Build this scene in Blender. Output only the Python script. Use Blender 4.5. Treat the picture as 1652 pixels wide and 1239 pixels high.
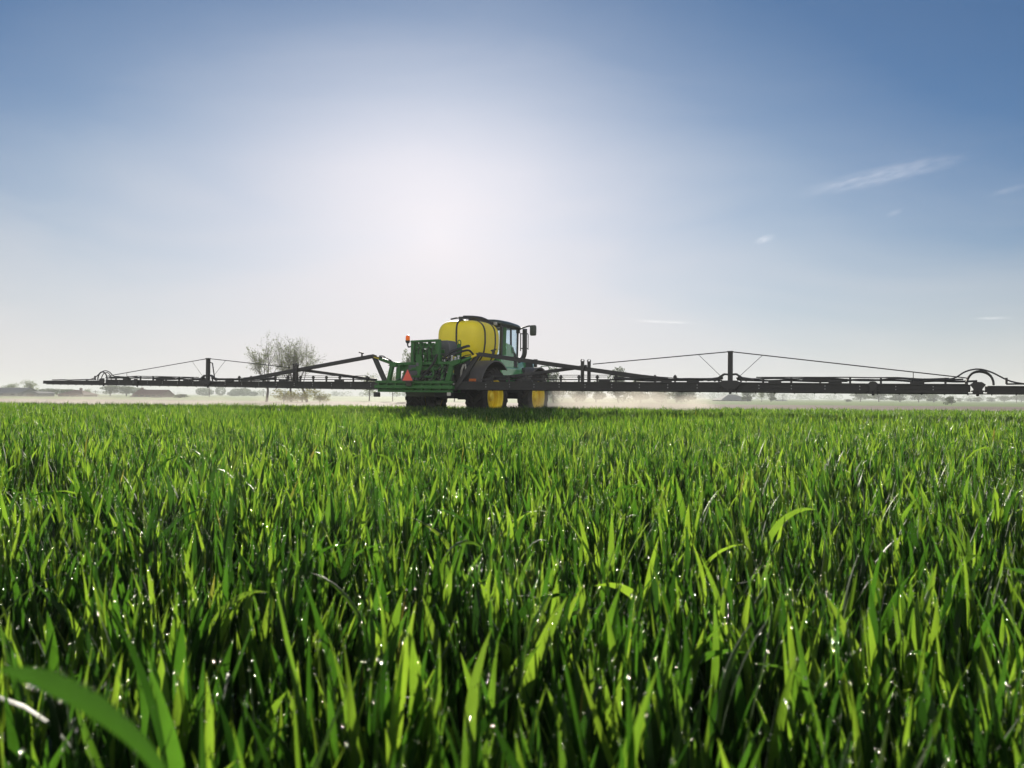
import bpy, bmesh, math, random
import numpy as np
from mathutils import Vector, Matrix, Euler

for _o in list(bpy.data.objects):
    bpy.data.objects.remove(_o, do_unlink=True)
scene = bpy.context.scene
R = math.radians
rng = np.random.default_rng(7)
random.seed(7)

# ------------------------------------------------------------------ camera
CAM_H = 0.98
cam_data = bpy.data.cameras.new('camera')
cam = bpy.data.objects.new('camera', cam_data)
scene.collection.objects.link(cam)
scene.camera = cam
cam_data.sensor_width = 36.0
cam_data.lens = 28.22
cam_data.clip_start = 0.05
cam_data.clip_end = 20000
cam.location = (0, 0, CAM_H)
cam.rotation_mode = 'QUATERNION'
_base = Euler((R(90) + math.atan(20.5 / 1295), 0, 0), 'XYZ').to_matrix()
cam.rotation_quaternion = (_base @ Matrix.Rotation(R(0.45), 3, 'Z')).to_quaternion()
cam_data.dof.use_dof = True
cam_data.dof.focus_distance = 13.0
cam_data.dof.aperture_fstop = 6.3
cam_data.dof.aperture_blades = 0

# ------------------------------------------------------------------ sky and sun
SUN_EL, SUN_AZ = R(11.3), R(-5.4)          # azimuth measured from +Y towards +X
world = bpy.data.worlds.new('World')
scene.world = world
world.use_nodes = True
wt = world.node_tree
wt.nodes.clear()
def wn(t, **k):
    n = wt.nodes.new(t)
    for a, b in k.items():
        setattr(n, a, b)
    return n
sky = wn('ShaderNodeTexSky', sky_type='NISHITA')
sky.sun_disc = False
sky.sun_elevation = SUN_EL
sky.sun_rotation = SUN_AZ
sky.altitude = 0
sky.air_density = 1.0
sky.dust_density = 0.25
sky.ozone_density = 3.0
def wl(a, b): wt.links.new(a, b)
def wmath(op, a, b=None, c=None, clamp=False):
    n = wn('ShaderNodeMath', operation=op); n.use_clamp = clamp
    for i, x in enumerate((a, b, c)):
        if x is None: continue
        if isinstance(x, (int, float)): n.inputs[i].default_value = x
        else: wl(x, n.inputs[i])
    return n.outputs[0]
# a thin milky veil of high cloud: thick round the sun and towards the horizon, ragged further out
wtc = wn('ShaderNodeTexCoord')
_sv = (math.sin(SUN_AZ) * math.cos(SUN_EL), math.cos(SUN_AZ) * math.cos(SUN_EL), math.sin(SUN_EL))
wdot = wn('ShaderNodeVectorMath', operation='DOT_PRODUCT')
wl(wtc.outputs['Generated'], wdot.inputs[0]); wdot.inputs[1].default_value = _sv
wang = wmath('ARCCOSINE', wmath('MINIMUM', wdot.outputs['Value'], 0.99999))
wsep = wn('ShaderNodeSeparateXYZ'); wl(wtc.outputs['Generated'], wsep.inputs[0])
wmap = wn('ShaderNodeMapping'); wmap.inputs['Scale'].default_value = (1.3, 1.3, 5.0); wmap.inputs['Rotation'].default_value = (0, R(14), 0)
wl(wtc.outputs['Generated'], wmap.inputs[0])
wnz = wn('ShaderNodeTexNoise'); wnz.inputs['Scale'].default_value = 1.8; wnz.inputs['Detail'].default_value = 5; wnz.inputs['Roughness'].default_value = 0.5
wnz.inputs['Distortion'].default_value = 0.6
wl(wmap.outputs[0], wnz.inputs['Vector'])
wn0 = wmath('SUBTRACT', wnz.outputs[0], 0.5)
wup = wmath('MULTIPLY', wmath('MAXIMUM', wmath('SUBTRACT', wsep.outputs[2], 0.27), 0.0), 1.25)
wrag = wmath('ADD', wmath('ADD', wang, wup), wmath('MULTIPLY', wn0, 0.17))
vr = wn('ShaderNodeValToRGB')
_e = vr.color_ramp.elements
for _ in range(4): _e.new(0.5)
for _i, (_p, _v) in enumerate(((0.0, 1.0), (0.12, 0.88), (0.28, 0.60), (0.46, 0.29), (0.65, 0.09), (1.0, 0.01))):
    _e[_i].position = _p; _e[_i].color = (_v, _v, _v, 1)
wl(wrag, vr.inputs[0])
hz = wn('ShaderNodeMapRange', interpolation_type='SMOOTHSTEP')
hz.inputs[1].default_value = -0.02; hz.inputs[2].default_value = 0.30; hz.inputs[3].default_value = 0.92; hz.inputs[4].default_value = 0.0
wl(wmath('ADD', wmath('ADD', wsep.outputs[2], wmath('MULTIPLY', wsep.outputs[0], 0.055)), wmath('MULTIPLY', wn0, 0.10)), hz.inputs[0])
rear_fill = wn('ShaderNodeMapRange', interpolation_type='SMOOTHSTEP')   # unseen bright sky added behind the camera to fill shaded sides
rear_fill.inputs[1].default_value = 1.25; rear_fill.inputs[2].default_value = 2.0; rear_fill.inputs[3].default_value = 0.0; rear_fill.inputs[4].default_value = 0.9
wl(wang, rear_fill.inputs[0])
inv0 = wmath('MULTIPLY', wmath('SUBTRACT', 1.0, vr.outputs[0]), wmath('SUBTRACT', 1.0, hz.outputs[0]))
inv = wmath('MULTIPLY', inv0, wmath('SUBTRACT', 1.0, rear_fill.outputs[0]))
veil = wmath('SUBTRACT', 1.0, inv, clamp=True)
# brightness of the veil falls away from the sun, raised again for the added rear fill
vb = wn('ShaderNodeValToRGB'); _e = vb.color_ramp.elements
for _ in range(5): _e.new(0.5)
for _i, (_p, _c) in enumerate(((0.0, (0.96, 0.92, 0.97)), (0.05, (0.87, 0.845, 0.905)), (0.10, (0.79, 0.78, 0.84)), (0.19, (0.65, 0.69, 0.74)), (0.34, (0.66, 0.64, 0.62)), (0.50, (0.60, 0.61, 0.63)), (0.90, (1.06, 1.07, 1.08)))):
    _e[_i].position = _p; _e[_i].color = (*_c, 1)
wl(wmath('DIVIDE', wang, 2.2), vb.inputs[0])
clear = wn('ShaderNodeMix', data_type='RGBA', blend_type='MULTIPLY'); clear.inputs[0].default_value = 1
wl(sky.outputs[0], clear.inputs[6]); clear.inputs[7].default_value = (0.0280, 0.0565, 0.0800, 1)
warm = wn('ShaderNodeMix', data_type='RGBA')      # creamier towards the horizon
wl(wmath('MULTIPLY', hz.outputs[0], 0.75), warm.inputs[0]); wl(vb.outputs[0], warm.inputs[6]); warm.inputs[7].default_value = (0.86, 0.80, 0.785, 1)
wmix = wn('ShaderNodeMix', data_type='RGBA')
wl(veil, wmix.inputs[0]); wl(clear.outputs[2], wmix.inputs[6]); wl(warm.outputs[2], wmix.inputs[7])
bg = wn('ShaderNodeBackground'); bg.inputs[1].default_value = 0.616
wl(wmix.outputs[2], bg.inputs[0])
wo = wn('ShaderNodeOutputWorld')
wl(bg.outputs[0], wo.inputs[0])

sun_data = bpy.data.lights.new('sun', 'SUN')
sun_data.energy = 5.0
sun_data.angle = R(0.53)
sun_data.color = (1.0, 0.93, 0.80)
sun = bpy.data.objects.new('sun', sun_data)
scene.collection.objects.link(sun)
_sd = Vector((math.sin(SUN_AZ) * math.cos(SUN_EL), math.cos(SUN_AZ) * math.cos(SUN_EL), math.sin(SUN_EL)))
sun.rotation_mode = 'QUATERNION'
sun.rotation_quaternion = (-_sd).to_track_quat('-Z', 'Y')
sun.location = _sd * 40

scene.view_settings.view_transform = 'Standard'
scene.view_settings.look = 'None'
scene.view_settings.exposure = 0.7
scene.view_settings.gamma = 1.0
scene.view_settings.use_curve_mapping = False
scene.render.engine = 'CYCLES'
scene.cycles.max_bounces = 10
scene.cycles.transparent_max_bounces = 16
scene.cycles.volume_bounces = 1
scene.cycles.sample_clamp_indirect = 0.0

# ------------------------------------------------------------------ material helpers
def new_mat(name):
    m = bpy.data.materials.new(name)
    m.use_nodes = True
    m.node_tree.nodes.clear()
    return m, m.node_tree
def nd(t, kind, **k):
    n = t.nodes.new(kind)
    for a, b in k.items():
        setattr(n, a, b)
    return n
def noise(t, scale, detail=4, rough=0.6, coord='Object', stretch=None):
    tc = nd(t, 'ShaderNodeTexCoord')
    mp = nd(t, 'ShaderNodeMapping')
    if stretch: mp.inputs['Scale'].default_value = stretch
    t.links.new(tc.outputs[coord], mp.inputs[0])
    n = nd(t, 'ShaderNodeTexNoise')
    n.inputs['Scale'].default_value = scale
    n.inputs['Detail'].default_value = detail
    n.inputs['Roughness'].default_value = rough
    t.links.new(mp.outputs[0], n.inputs['Vector'])
    return n
def ramp(t, fac, stops):
    r = nd(t, 'ShaderNodeValToRGB')
    e = r.color_ramp.elements
    while len(e) < len(stops): e.new(0.5)
    for i, (p, c) in enumerate(stops):
        e[i].position = p
        e[i].color = (c[0], c[1], c[2], 1) if len(c) == 3 else c
    t.links.new(fac, r.inputs[0])
    return r
def surface(name, col, rough=0.5, dirt=None, dirt_amt=0.35, scale=3.0, metal=0.0, spec=0.5, bump=0.0, coat=0.0, vary=0.15):
    m, t = new_mat(name)
    p = nd(t, 'ShaderNodeBsdfPrincipled')
    o = nd(t, 'ShaderNodeOutputMaterial')
    n = noise(t, scale, 6, 0.65)
    dirt = dirt or tuple(c * 0.6 + 0.03 for c in col)
    lo = tuple(c * (1 - vary) for c in col)
    hi = tuple(min(1, c * (1 + vary)) for c in col)
    mid = tuple(a * (1 - dirt_amt) + b * dirt_amt for a, b in zip(col, dirt))
    r = ramp(t, n.outputs[0], [(0.25, hi), (0.5, lo), (0.68, col), (0.85, mid)])
    t.links.new(r.outputs[0], p.inputs['Base Color'])
    rr = nd(t, 'ShaderNodeMapRange')
    rr.inputs[3].default_value = max(0.05, rough - 0.1)
    rr.inputs[4].default_value = min(1, rough + 0.15)
    t.links.new(n.outputs[0], rr.inputs[0])
    t.links.new(rr.outputs[0], p.inputs['Roughness'])
    p.inputs['Metallic'].default_value = metal
    p.inputs['Specular IOR Level'].default_value = spec
    p.inputs['Coat Weight'].default_value = coat
    p.inputs['Coat Roughness'].default_value = 0.15
    if bump:
        n2 = noise(t, scale * 9, 5)
        b = nd(t, 'ShaderNodeBump')
        b.inputs['Strength'].default_value = bump
        b.inputs['Distance'].default_value = 0.02
        t.links.new(n2.outputs[0], b.inputs['Height'])
        t.links.new(b.outputs[0], p.inputs['Normal'])
    t.links.new(p.outputs[0], o.inputs[0])
    return m

# ------------------------------------------------------------------ object helpers
col = scene.collection
def tag(o, label=None, cat=None, group=None, kind=None):
    if label: o['label'] = label
    if cat: o['category'] = cat
    if group: o['group'] = group
    if kind: o['kind'] = kind
    return o
def empty(name, loc=(0, 0, 0), rz=0.0, parent=None):
    o = bpy.data.objects.new(name, None)
    o.empty_display_size = 0.2
    col.objects.link(o)
    o.location = loc
    o.rotation_euler = (0, 0, rz)
    o.parent = parent
    return o
def np_mesh(name, verts, quads=None, tris=None, smooth=True, attrs=None):
    me = bpy.data.meshes.new(name)
    v = np.asarray(verts, np.float32).reshape(-1, 3)
    q = np.zeros((0, 4), np.int32) if quads is None else np.asarray(quads, np.int32).reshape(-1, 4)
    t = np.zeros((0, 3), np.int32) if tris is None else np.asarray(tris, np.int32).reshape(-1, 3)
    me.vertices.add(len(v)); me.vertices.foreach_set('co', v.ravel())
    me.loops.add(len(q) * 4 + len(t) * 3)
    me.loops.foreach_set('vertex_index', np.concatenate([q.ravel(), t.ravel()]))
    me.polygons.add(len(q) + len(t))
    starts = np.concatenate([np.arange(len(q)) * 4, len(q) * 4 + np.arange(len(t)) * 3]).astype(np.int32)
    me.polygons.foreach_set('loop_start', starts)
    if smooth:
        me.polygons.foreach_set('use_smooth', np.ones(len(q) + len(t), bool))
    for k, a in (attrs or {}).items():
        at = me.attributes.new(k, 'FLOAT', 'POINT')
        at.data.foreach_set('value', np.asarray(a, np.float32).ravel())
    me.update(calc_edges=True)
    return me
def link(name, me, m=None, parent=None, loc=(0, 0, 0)):
    o = bpy.data.objects.new(name, me)
    if m and not len(me.materials): me.materials.append(m)
    col.objects.link(o)
    o.parent = parent
    o.location = loc
    return o

# ------------------------------------------------------------------ ground, far fields
def sheet(name, xs, ys, z, mat):
    """flat sheet on a grid, long enough to carry its own edges"""
    X, Y = np.meshgrid(xs, ys)
    n, mm = len(ys), len(xs)
    v = np.stack([X, Y, np.full_like(X, z)], -1).reshape(-1, 3)
    i = (np.arange(n - 1)[:, None] * mm + np.arange(mm - 1)).ravel()
    q = np.stack([i, i + 1, i + mm + 1, i + mm], 1)
    o = link(name, np_mesh(name, v, q), mat)
    return tag(o, kind='structure')

def soil_mat(name, a, b, scale):
    m, t = new_mat(name)
    p = nd(t, 'ShaderNodeBsdfPrincipled'); o = nd(t, 'ShaderNodeOutputMaterial')
    n = noise(t, scale, 8, 0.7)
    n2 = noise(t, scale * 0.03, 3)
    mx = nd(t, 'ShaderNodeMath', operation='ADD')
    t.links.new(n.outputs[0], mx.inputs[0]); t.links.new(n2.outputs[0], mx.inputs[1])
    r = ramp(t, mx.outputs[0], [(0.75 / 2, a), (1.25 / 2, b)])
    hf = nd(t, 'ShaderNodeMath', operation='MULTIPLY'); hf.inputs[1].default_value = 0.5
    t.links.new(mx.outputs[0], hf.inputs[0]); t.links.new(hf.outputs[0], r.inputs[0])
    t.links.new(r.outputs[0], p.inputs['Base Color'])
    p.inputs['Roughness'].default_value = 0.95
    p.inputs['Specular IOR Level'].default_value = 0.1
    bp = nd(t, 'ShaderNodeBump'); bp.inputs['Strength'].default_value = 0.6; bp.inputs['Distance'].default_value = 0.05
    t.links.new(n.outputs[0], bp.inputs['Height']); t.links.new(bp.outputs[0], p.inputs['Normal'])
    t.links.new(p.outputs[0], o.inputs[0])
    return m
M_soil = soil_mat('dark_soil', (0.030, 0.022, 0.015), (0.055, 0.040, 0.028), 14)  # darker soil beneath the crop
M_bare = soil_mat('bare_field_soil', (0.17, 0.125, 0.095), (0.26, 0.20, 0.155), 1.2)
M_meadow = soil_mat('meadow_grass', (0.09, 0.16, 0.035), (0.20, 0.28, 0.07), 0.5)
sheet('ground', np.linspace(-3500, 3500, 9), np.linspace(-40, 4000, 9), 0.0, M_meadow)
sheet('crop_soil', np.linspace(-45, 45, 5), np.linspace(-6, 38, 5), 0.006, M_soil)
sheet('bare_field', np.linspace(-160, 240, 9), np.linspace(38.5, 128, 9), 0.006, M_bare)

# ------------------------------------------------------------------ wheat
def clump(x, y):
    return (np.sin(x * 1.7 + 0.6 * np.sin(y * 1.1)) * np.cos(y * 1.3 + 0.8 * np.sin(x * 0.9))
            + 0.6 * np.sin(x * 4.1 + y * 2.3) * np.sin(y * 3.7 - x * 1.9)) / 1.6
def make_leaves(n, y0, y1, segs, fold, wscale, hscale=1.0, lowbase=True, prof_pow=1.0):
    # plants of a few leaves each, scattered over a ground a little wider than the view
    m = max(1, n // 5)
    if y0 >= 3:
        cy_ = np.sqrt(rng.uniform(y0 * y0, y1 * y1, m)); cx_ = rng.uniform(-1, 1, m) * (0.70 * cy_ + 1.2)
    else:
        cy_ = rng.uniform(y0, y1, m * 3); cx_ = rng.uniform(-1, 1, m * 3) * (0.70 * y1 + 1.2)
        k = np.abs(cx_) < 0.70 * np.maximum(cy_, 0.5) + 1.2
        cx_, cy_ = cx_[k][:m], cy_[k][:m]
    m = len(cx_)
    ctop = 0.585 + 0.045 * clump(cx_, cy_) + rng.normal(0, 0.042, m)
    who = rng.integers(0, m, n)
    jx, jy = rng.normal(0, 0.015, n), rng.normal(0, 0.015, n)
    xs, ys = cx_[who] + jx, cy_[who] + jy
    top = (ctop[who] + rng.normal(0, 0.022, n)) * hscale
    L = rng.uniform(0.20, 0.38, n)
    a0 = np.abs(rng.normal(0, R(8), n)) + R(1)
    bend = np.abs(rng.normal(0, R(13), n)) + R(1)
    flop = rng.random(n) < 0.012
    bend[flop] += R(75)
    layer = rng.random(n)
    depth = np.where(layer < 0.5, 0, rng.uniform(0.0, 0.28, n))     # under-storey leaves
    tipz = top - depth
    phi = np.arctan2(jy, jx) + rng.normal(0, 0.6, n)
    W = (0.0095 + 0.018 * rng.beta(1.5, 1.7, n)) * wscale
    S = segs
    t = np.linspace(0, 1, S + 1)
    ang = a0[:, None] + bend[:, None] * t[None] ** 1.7
    ds = (L / S)[:, None]
    am = 0.5 * (ang[:, 1:] + ang[:, :-1])
    hz = np.concatenate([np.zeros((n, 1)), np.cumsum(np.cos(am) * ds, 1)], 1)
    hr = np.concatenate([np.zeros((n, 1)), np.cumsum(np.sin(am) * ds, 1)], 1)
    base = tipz - hz.max(1)
    base = np.maximum(base, 0.04)
    dx, dy = np.cos(phi), np.sin(phi)
    # low frequency sideways sway of the blade
    sway = rng.normal(0, 0.02, n)[:, None] * np.sin(t * 2.6)[None]
    P = np.stack([xs[:, None] + dx[:, None] * hr - dy[:, None] * sway,
                  ys[:, None] + dy[:, None] * hr + dx[:, None] * sway,
                  base[:, None] + hz], -1)
    # blade width direction: twisting round the blade's own axis
    tw0 = rng.normal(0, R(45), n); tw1 = rng.normal(0, R(70), n)
    tw = tw0[:, None] + tw1[:, None] * t[None]
    T = np.stack([dx[:, None] * np.sin(ang), dy[:, None] * np.sin(ang), np.cos(ang)], -1)
    Sd = np.stack([-dy, dx, np.zeros(n)], -1)[:, None, :].repeat(S + 1, 1)
    N = np.cross(T, Sd)
    Wd = Sd * np.cos(tw)[..., None] + N * np.sin(tw)[..., None]
    Nd = np.cross(T, Wd)
    prof = np.interp(t, [0, 0.12, 0.35, 0.6, 0.8, 0.92, 1.0], [0.45, 0.8, 1.0, 0.86, 0.56, 0.27, 0.015])
    hw = 0.5 * W[:, None] * prof[None]
    A = P - Wd * hw[..., None]; B = P + Wd * hw[..., None]
    tone = rng.random(n) ** (0.55 if y0 >= 9 else (0.85 if y0 >= 3 else 1.0))  # far leaves made lighter in colour, standing in for sunlit tips
    yellow = (rng.random(n) < 0.0035).astype(float) * rng.uniform(0.5, 1, n)
    if fold:
        Mv = P + Nd * (hw * 0.28)[..., None]
        V = np.stack([A, Mv, B], 2)                         # n,S+1,3,3
        k = 3
        cross = np.tile(np.array([0, 0.5, 1.0]), n * (S + 1))
    else:
        V = np.stack([A, B], 2); k = 2
        cross = np.tile(np.array([0.15, 0.85]), n * (S + 1))
    idx = np.arange(n)[:, None, None] * ((S + 1) * k) + np.arange(S)[None, :, None] * k + np.arange(k - 1)[None, None, :]
    q = np.stack([idx, idx + 1, idx + k + 1, idx + k], -1).reshape(-1, 4)
    at = {'tone': np.repeat(tone, (S + 1) * k), 'yellow': np.repeat(yellow, (S + 1) * k),
          'along': np.tile(np.repeat(t, k), n), 'cross': cross}
    return V.reshape(-1, 3), q, at, (A, B, P, hw, tone)
LODS = [(22000, 0.15, 3.0, 9, True, 1.0), (80000, 3.0, 9.0, 5, False, 1.0), (380000, 9.0, 30.0, 3, False, 1.1)]
VV, QQ, AT, EDGE = [], [], [], []
off = 0
for (n, y0, y1, s, f, w) in LODS:
    V, q, at, e = make_leaves(n, y0, y1, s, f, w)
    VV.append(V); QQ.append(q + off); AT.append(at); EDGE.append(e); off += len(V)
# one long leaf standing clear of the rest, arching over close to the lens
_cp = np.array([(-.11, .49, .44), (-.15, .47, .64), (-.193, .455, .772), (-.232, .45, .808), (-.262, .45, .822), (-.286, .45, .826)])
_t = np.linspace(0, 5, 31); _P = np.stack([np.interp(_t, np.arange(6), _cp[:, i]) for i in range(3)], 1)
for _ in range(6): _P[1:-1] = (_P[:-2] + 2 * _P[1:-1] + _P[2:]) / 4
_T = np.gradient(_P, axis=0); _T /= np.linalg.norm(_T, axis=1, keepdims=True)
_W = np.cross(_T, _P - np.array([0, 0, 0.9])); _W /= np.linalg.norm(_W, axis=1, keepdims=True)
_h = 0.0060 * np.interp(_t, [0, 1.5, 2.2, 3, 3.8, 4.5, 5], [0.30, 0.36, 0.62, 1.0, 0.95, 0.6, 0.05])[:, None]
_n = np.cross(_T, _W)
_V = np.stack([_P - _W * _h, _P + _n * _h * 0.25, _P + _W * _h], 1).reshape(-1, 3)
_i = (np.arange(30)[:, None] * 3 + np.arange(2)).ravel()
VV.append(_V); QQ.append(np.stack([_i, _i + 1, _i + 4, _i + 3], 1) + off)
AT.append({'tone': np.full(93, 0.30), 'yellow': np.full(93, 0.0), 'along': np.repeat(_t / 5, 3), 'cross': np.tile([0, 0.5, 1.0], 31)})
attrs = {k: np.concatenate([a[k] for a in AT]) for k in AT[0]}
me_wheat = np_mesh('wheat_crop', np.concatenate(VV), np.concatenate(QQ), attrs=attrs)

def leaf_mat():
    m, t = new_mat('wheat_leaf')
    o = nd(t, 'ShaderNodeOutputMaterial')
    a_t = nd(t, 'ShaderNodeAttribute', attribute_name='tone')
    a_y = nd(t, 'ShaderNodeAttribute', attribute_name='yellow')
    a_a = nd(t, 'ShaderNodeAttribute', attribute_name='along')
    a_c = nd(t, 'ShaderNodeAttribute', attribute_name='cross')
    base = ramp(t, a_t.outputs['Fac'], [(0.0, (0.008, 0.020, 0.004)), (0.5, (0.013, 0.031, 0.006)), (1.0, (0.024, 0.046, 0.009))])
    trans = ramp(t, a_t.outputs['Fac'], [(0.0, (0.014, 0.050, 0.005)), (0.5, (0.075, 0.21, 0.014)), (1.0, (0.32, 0.51, 0.036))])  # wide spread puts dark unlit blades and bright sunlit ones into the colour
    # fine veins across the blade
    wv = nd(t, 'ShaderNodeMath', operation='SINE')
    ml = nd(t, 'ShaderNodeMath', operation='MULTIPLY'); ml.inputs[1].default_value = 75.0
    t.links.new(a_c.outputs['Fac'], ml.inputs[0]); t.links.new(ml.outputs[0], wv.inputs[0])
    vr = nd(t, 'ShaderNodeMapRange'); vr.inputs[1].default_value = -1; vr.inputs[3].default_value = 0.86; vr.inputs[4].default_value = 1.06
    t.links.new(wv.outputs[0], vr.inputs[0])
    nz = noise(t, 9.0, 4, 0.6)
    nr = nd(t, 'ShaderNodeMapRange'); nr.inputs[1].default_value = 0.3; nr.inputs[2].default_value = 0.7
    nr.inputs[3].default_value = 0.75; nr.inputs[4].default_value = 1.2
    t.links.new(nz.outputs[0], nr.inputs[0])
    mm = nd(t, 'ShaderNodeMath', operation='MULTIPLY')
    t.links.new(vr.outputs[0], mm.inputs[0]); t.links.new(nr.outputs[0], mm.inputs[1])
    def tint(c, ycol):
        x = nd(t, 'ShaderNodeMix', data_type='RGBA', blend_type='MULTIPLY'); x.inputs[0].default_value = 1
        t.links.new(c, x.inputs[6]); t.links.new(mm.outputs[0], x.inputs[7])
        # a few tips gone yellow
        ty = nd(t, 'ShaderNodeMath', operation='MULTIPLY')
        t.links.new(a_a.outputs['Fac'], ty.inputs[0]); t.links.new(a_y.outputs['Fac'], ty.inputs[1])
        y = nd(t, 'ShaderNodeMix', data_type='RGBA')
        t.links.new(ty.outputs[0], y.inputs[0]); t.links.new(x.outputs[2], y.inputs[6]); y.inputs[7].default_value = (*ycol, 1)
        return y.outputs[2]
    p = nd(t, 'ShaderNodeBsdfPrincipled')
    t.links.new(tint(base.outputs[0], (0.20, 0.17, 0.04)), p.inputs['Base Color'])
    p.inputs['Roughness'].default_value = 0.5
    p.inputs['Specular IOR Level'].default_value = 0.22
    tr = nd(t, 'ShaderNodeBsdfTranslucent')
    t.links.new(tint(trans.outputs[0], (0.42, 0.36, 0.06)), tr.inputs[0])
    mx = nd(t, 'ShaderNodeMixShader'); mx.inputs[0].default_value = 0.5
    t.links.new(p.outputs[0], mx.inputs[1]); t.links.new(tr.outputs[0], mx.inputs[2])
    t.links.new(mx.outputs[0], o.inputs[0])
    return m
tag(link('wheat_crop', me_wheat, leaf_mat()), 'dense upright green wheat leaves filling the field up to the sprayer', 'wheat', kind='stuff')

# dew: small round drops sitting along the blade edges and tips
ico = bmesh.new(); bmesh.ops.create_icosphere(ico, subdivisions=2, radius=1.0)
ICO_V = np.array([v.co[:] for v in ico.verts]); ICO_F = np.array([[v.index for v in f.verts] for f in ico.faces]); ico.free()
ico = bmesh.new(); bmesh.ops.create_icosphere(ico, subdivisions=1, radius=1.0)
ICO1_V = np.array([v.co[:] for v in ico.verts]); ICO1_F = np.array([[v.index for v in f.verts] for f in ico.faces]); ico.free()
def spheres(C, rad, V, F):
    n = len(C)
    v = C[:, None, :] + rad[:, None, None] * V[None]
    f = np.arange(n)[:, None, None] * len(V) + F[None]
    return v.reshape(-1, 3), f.reshape(-1, 3)
dv, df, off = [], [], 0
for (e, frac, per, rr, hi) in ((EDGE[0], 0.95, 9, (0.0009, 0.0020), True), (EDGE[1], 0.9, 4, (0.0014, 0.0030), False), (EDGE[2], 0.24, 1, (0.0026, 0.0050), False)):
    A, B, P, hw, tone = e
    n, S1 = A.shape[:2]
    pick = np.where(rng.random(n) < frac)[0]
    pick = np.repeat(pick, rng.integers(1, per + 1, len(pick)))
    tt = np.clip(rng.beta(2.2, 1.0, len(pick)), 0.05, 0.999) * (S1 - 1)
    i0 = np.minimum(tt.astype(int), S1 - 2); fr = (tt - i0)[:, None]
    side = rng.random(len(pick))
    E0 = np.where((side < 0.45)[:, None], A[pick, i0], np.where((side < 0.9)[:, None], B[pick, i0], P[pick, i0]))
    E1 = np.where((side < 0.45)[:, None], A[pick, i0 + 1], np.where((side < 0.9)[:, None], B[pick, i0 + 1], P[pick, i0 + 1]))
    C = E0 * (1 - fr) + E1 * fr
    rad = rng.uniform(rr[0], rr[1], len(pick)) * np.where(rng.random(len(pick)) < 0.12, 1.35, 1)
    v, f = spheres(C, rad, ICO_V if hi else ICO1_V, ICO_F if hi else ICO1_F)
    dv.append(v); df.append(f + off); off += len(v)
_k = rng.integers(3, 29, 22); _s = np.where(rng.random(22) < 0.5, 0, 2)
v, f = spheres(_V.reshape(31, 3, 3)[_k, _s], rng.uniform(0.0006, 0.0013, 22), ICO_V, ICO_F)
dv.append(v); df.append(f + off)
m_dew, t = new_mat('dew_water')
o = nd(t, 'ShaderNodeOutputMaterial')
gl = nd(t, 'ShaderNodeBsdfGlass'); gl.inputs['Roughness'].default_value = 0.16; gl.inputs['IOR'].default_value = 1.33; gl.inputs['Color'].default_value = (1.0, 0.98, 0.90, 1)
t.links.new(gl.outputs[0], o.inputs[0])
tag(link('dew_drops', np_mesh('dew_drops', np.concatenate(dv), tris=np.concatenate(df)), m_dew),
    'tiny glinting dew drops along the wheat leaf edges', 'dew', kind='stuff')

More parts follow.
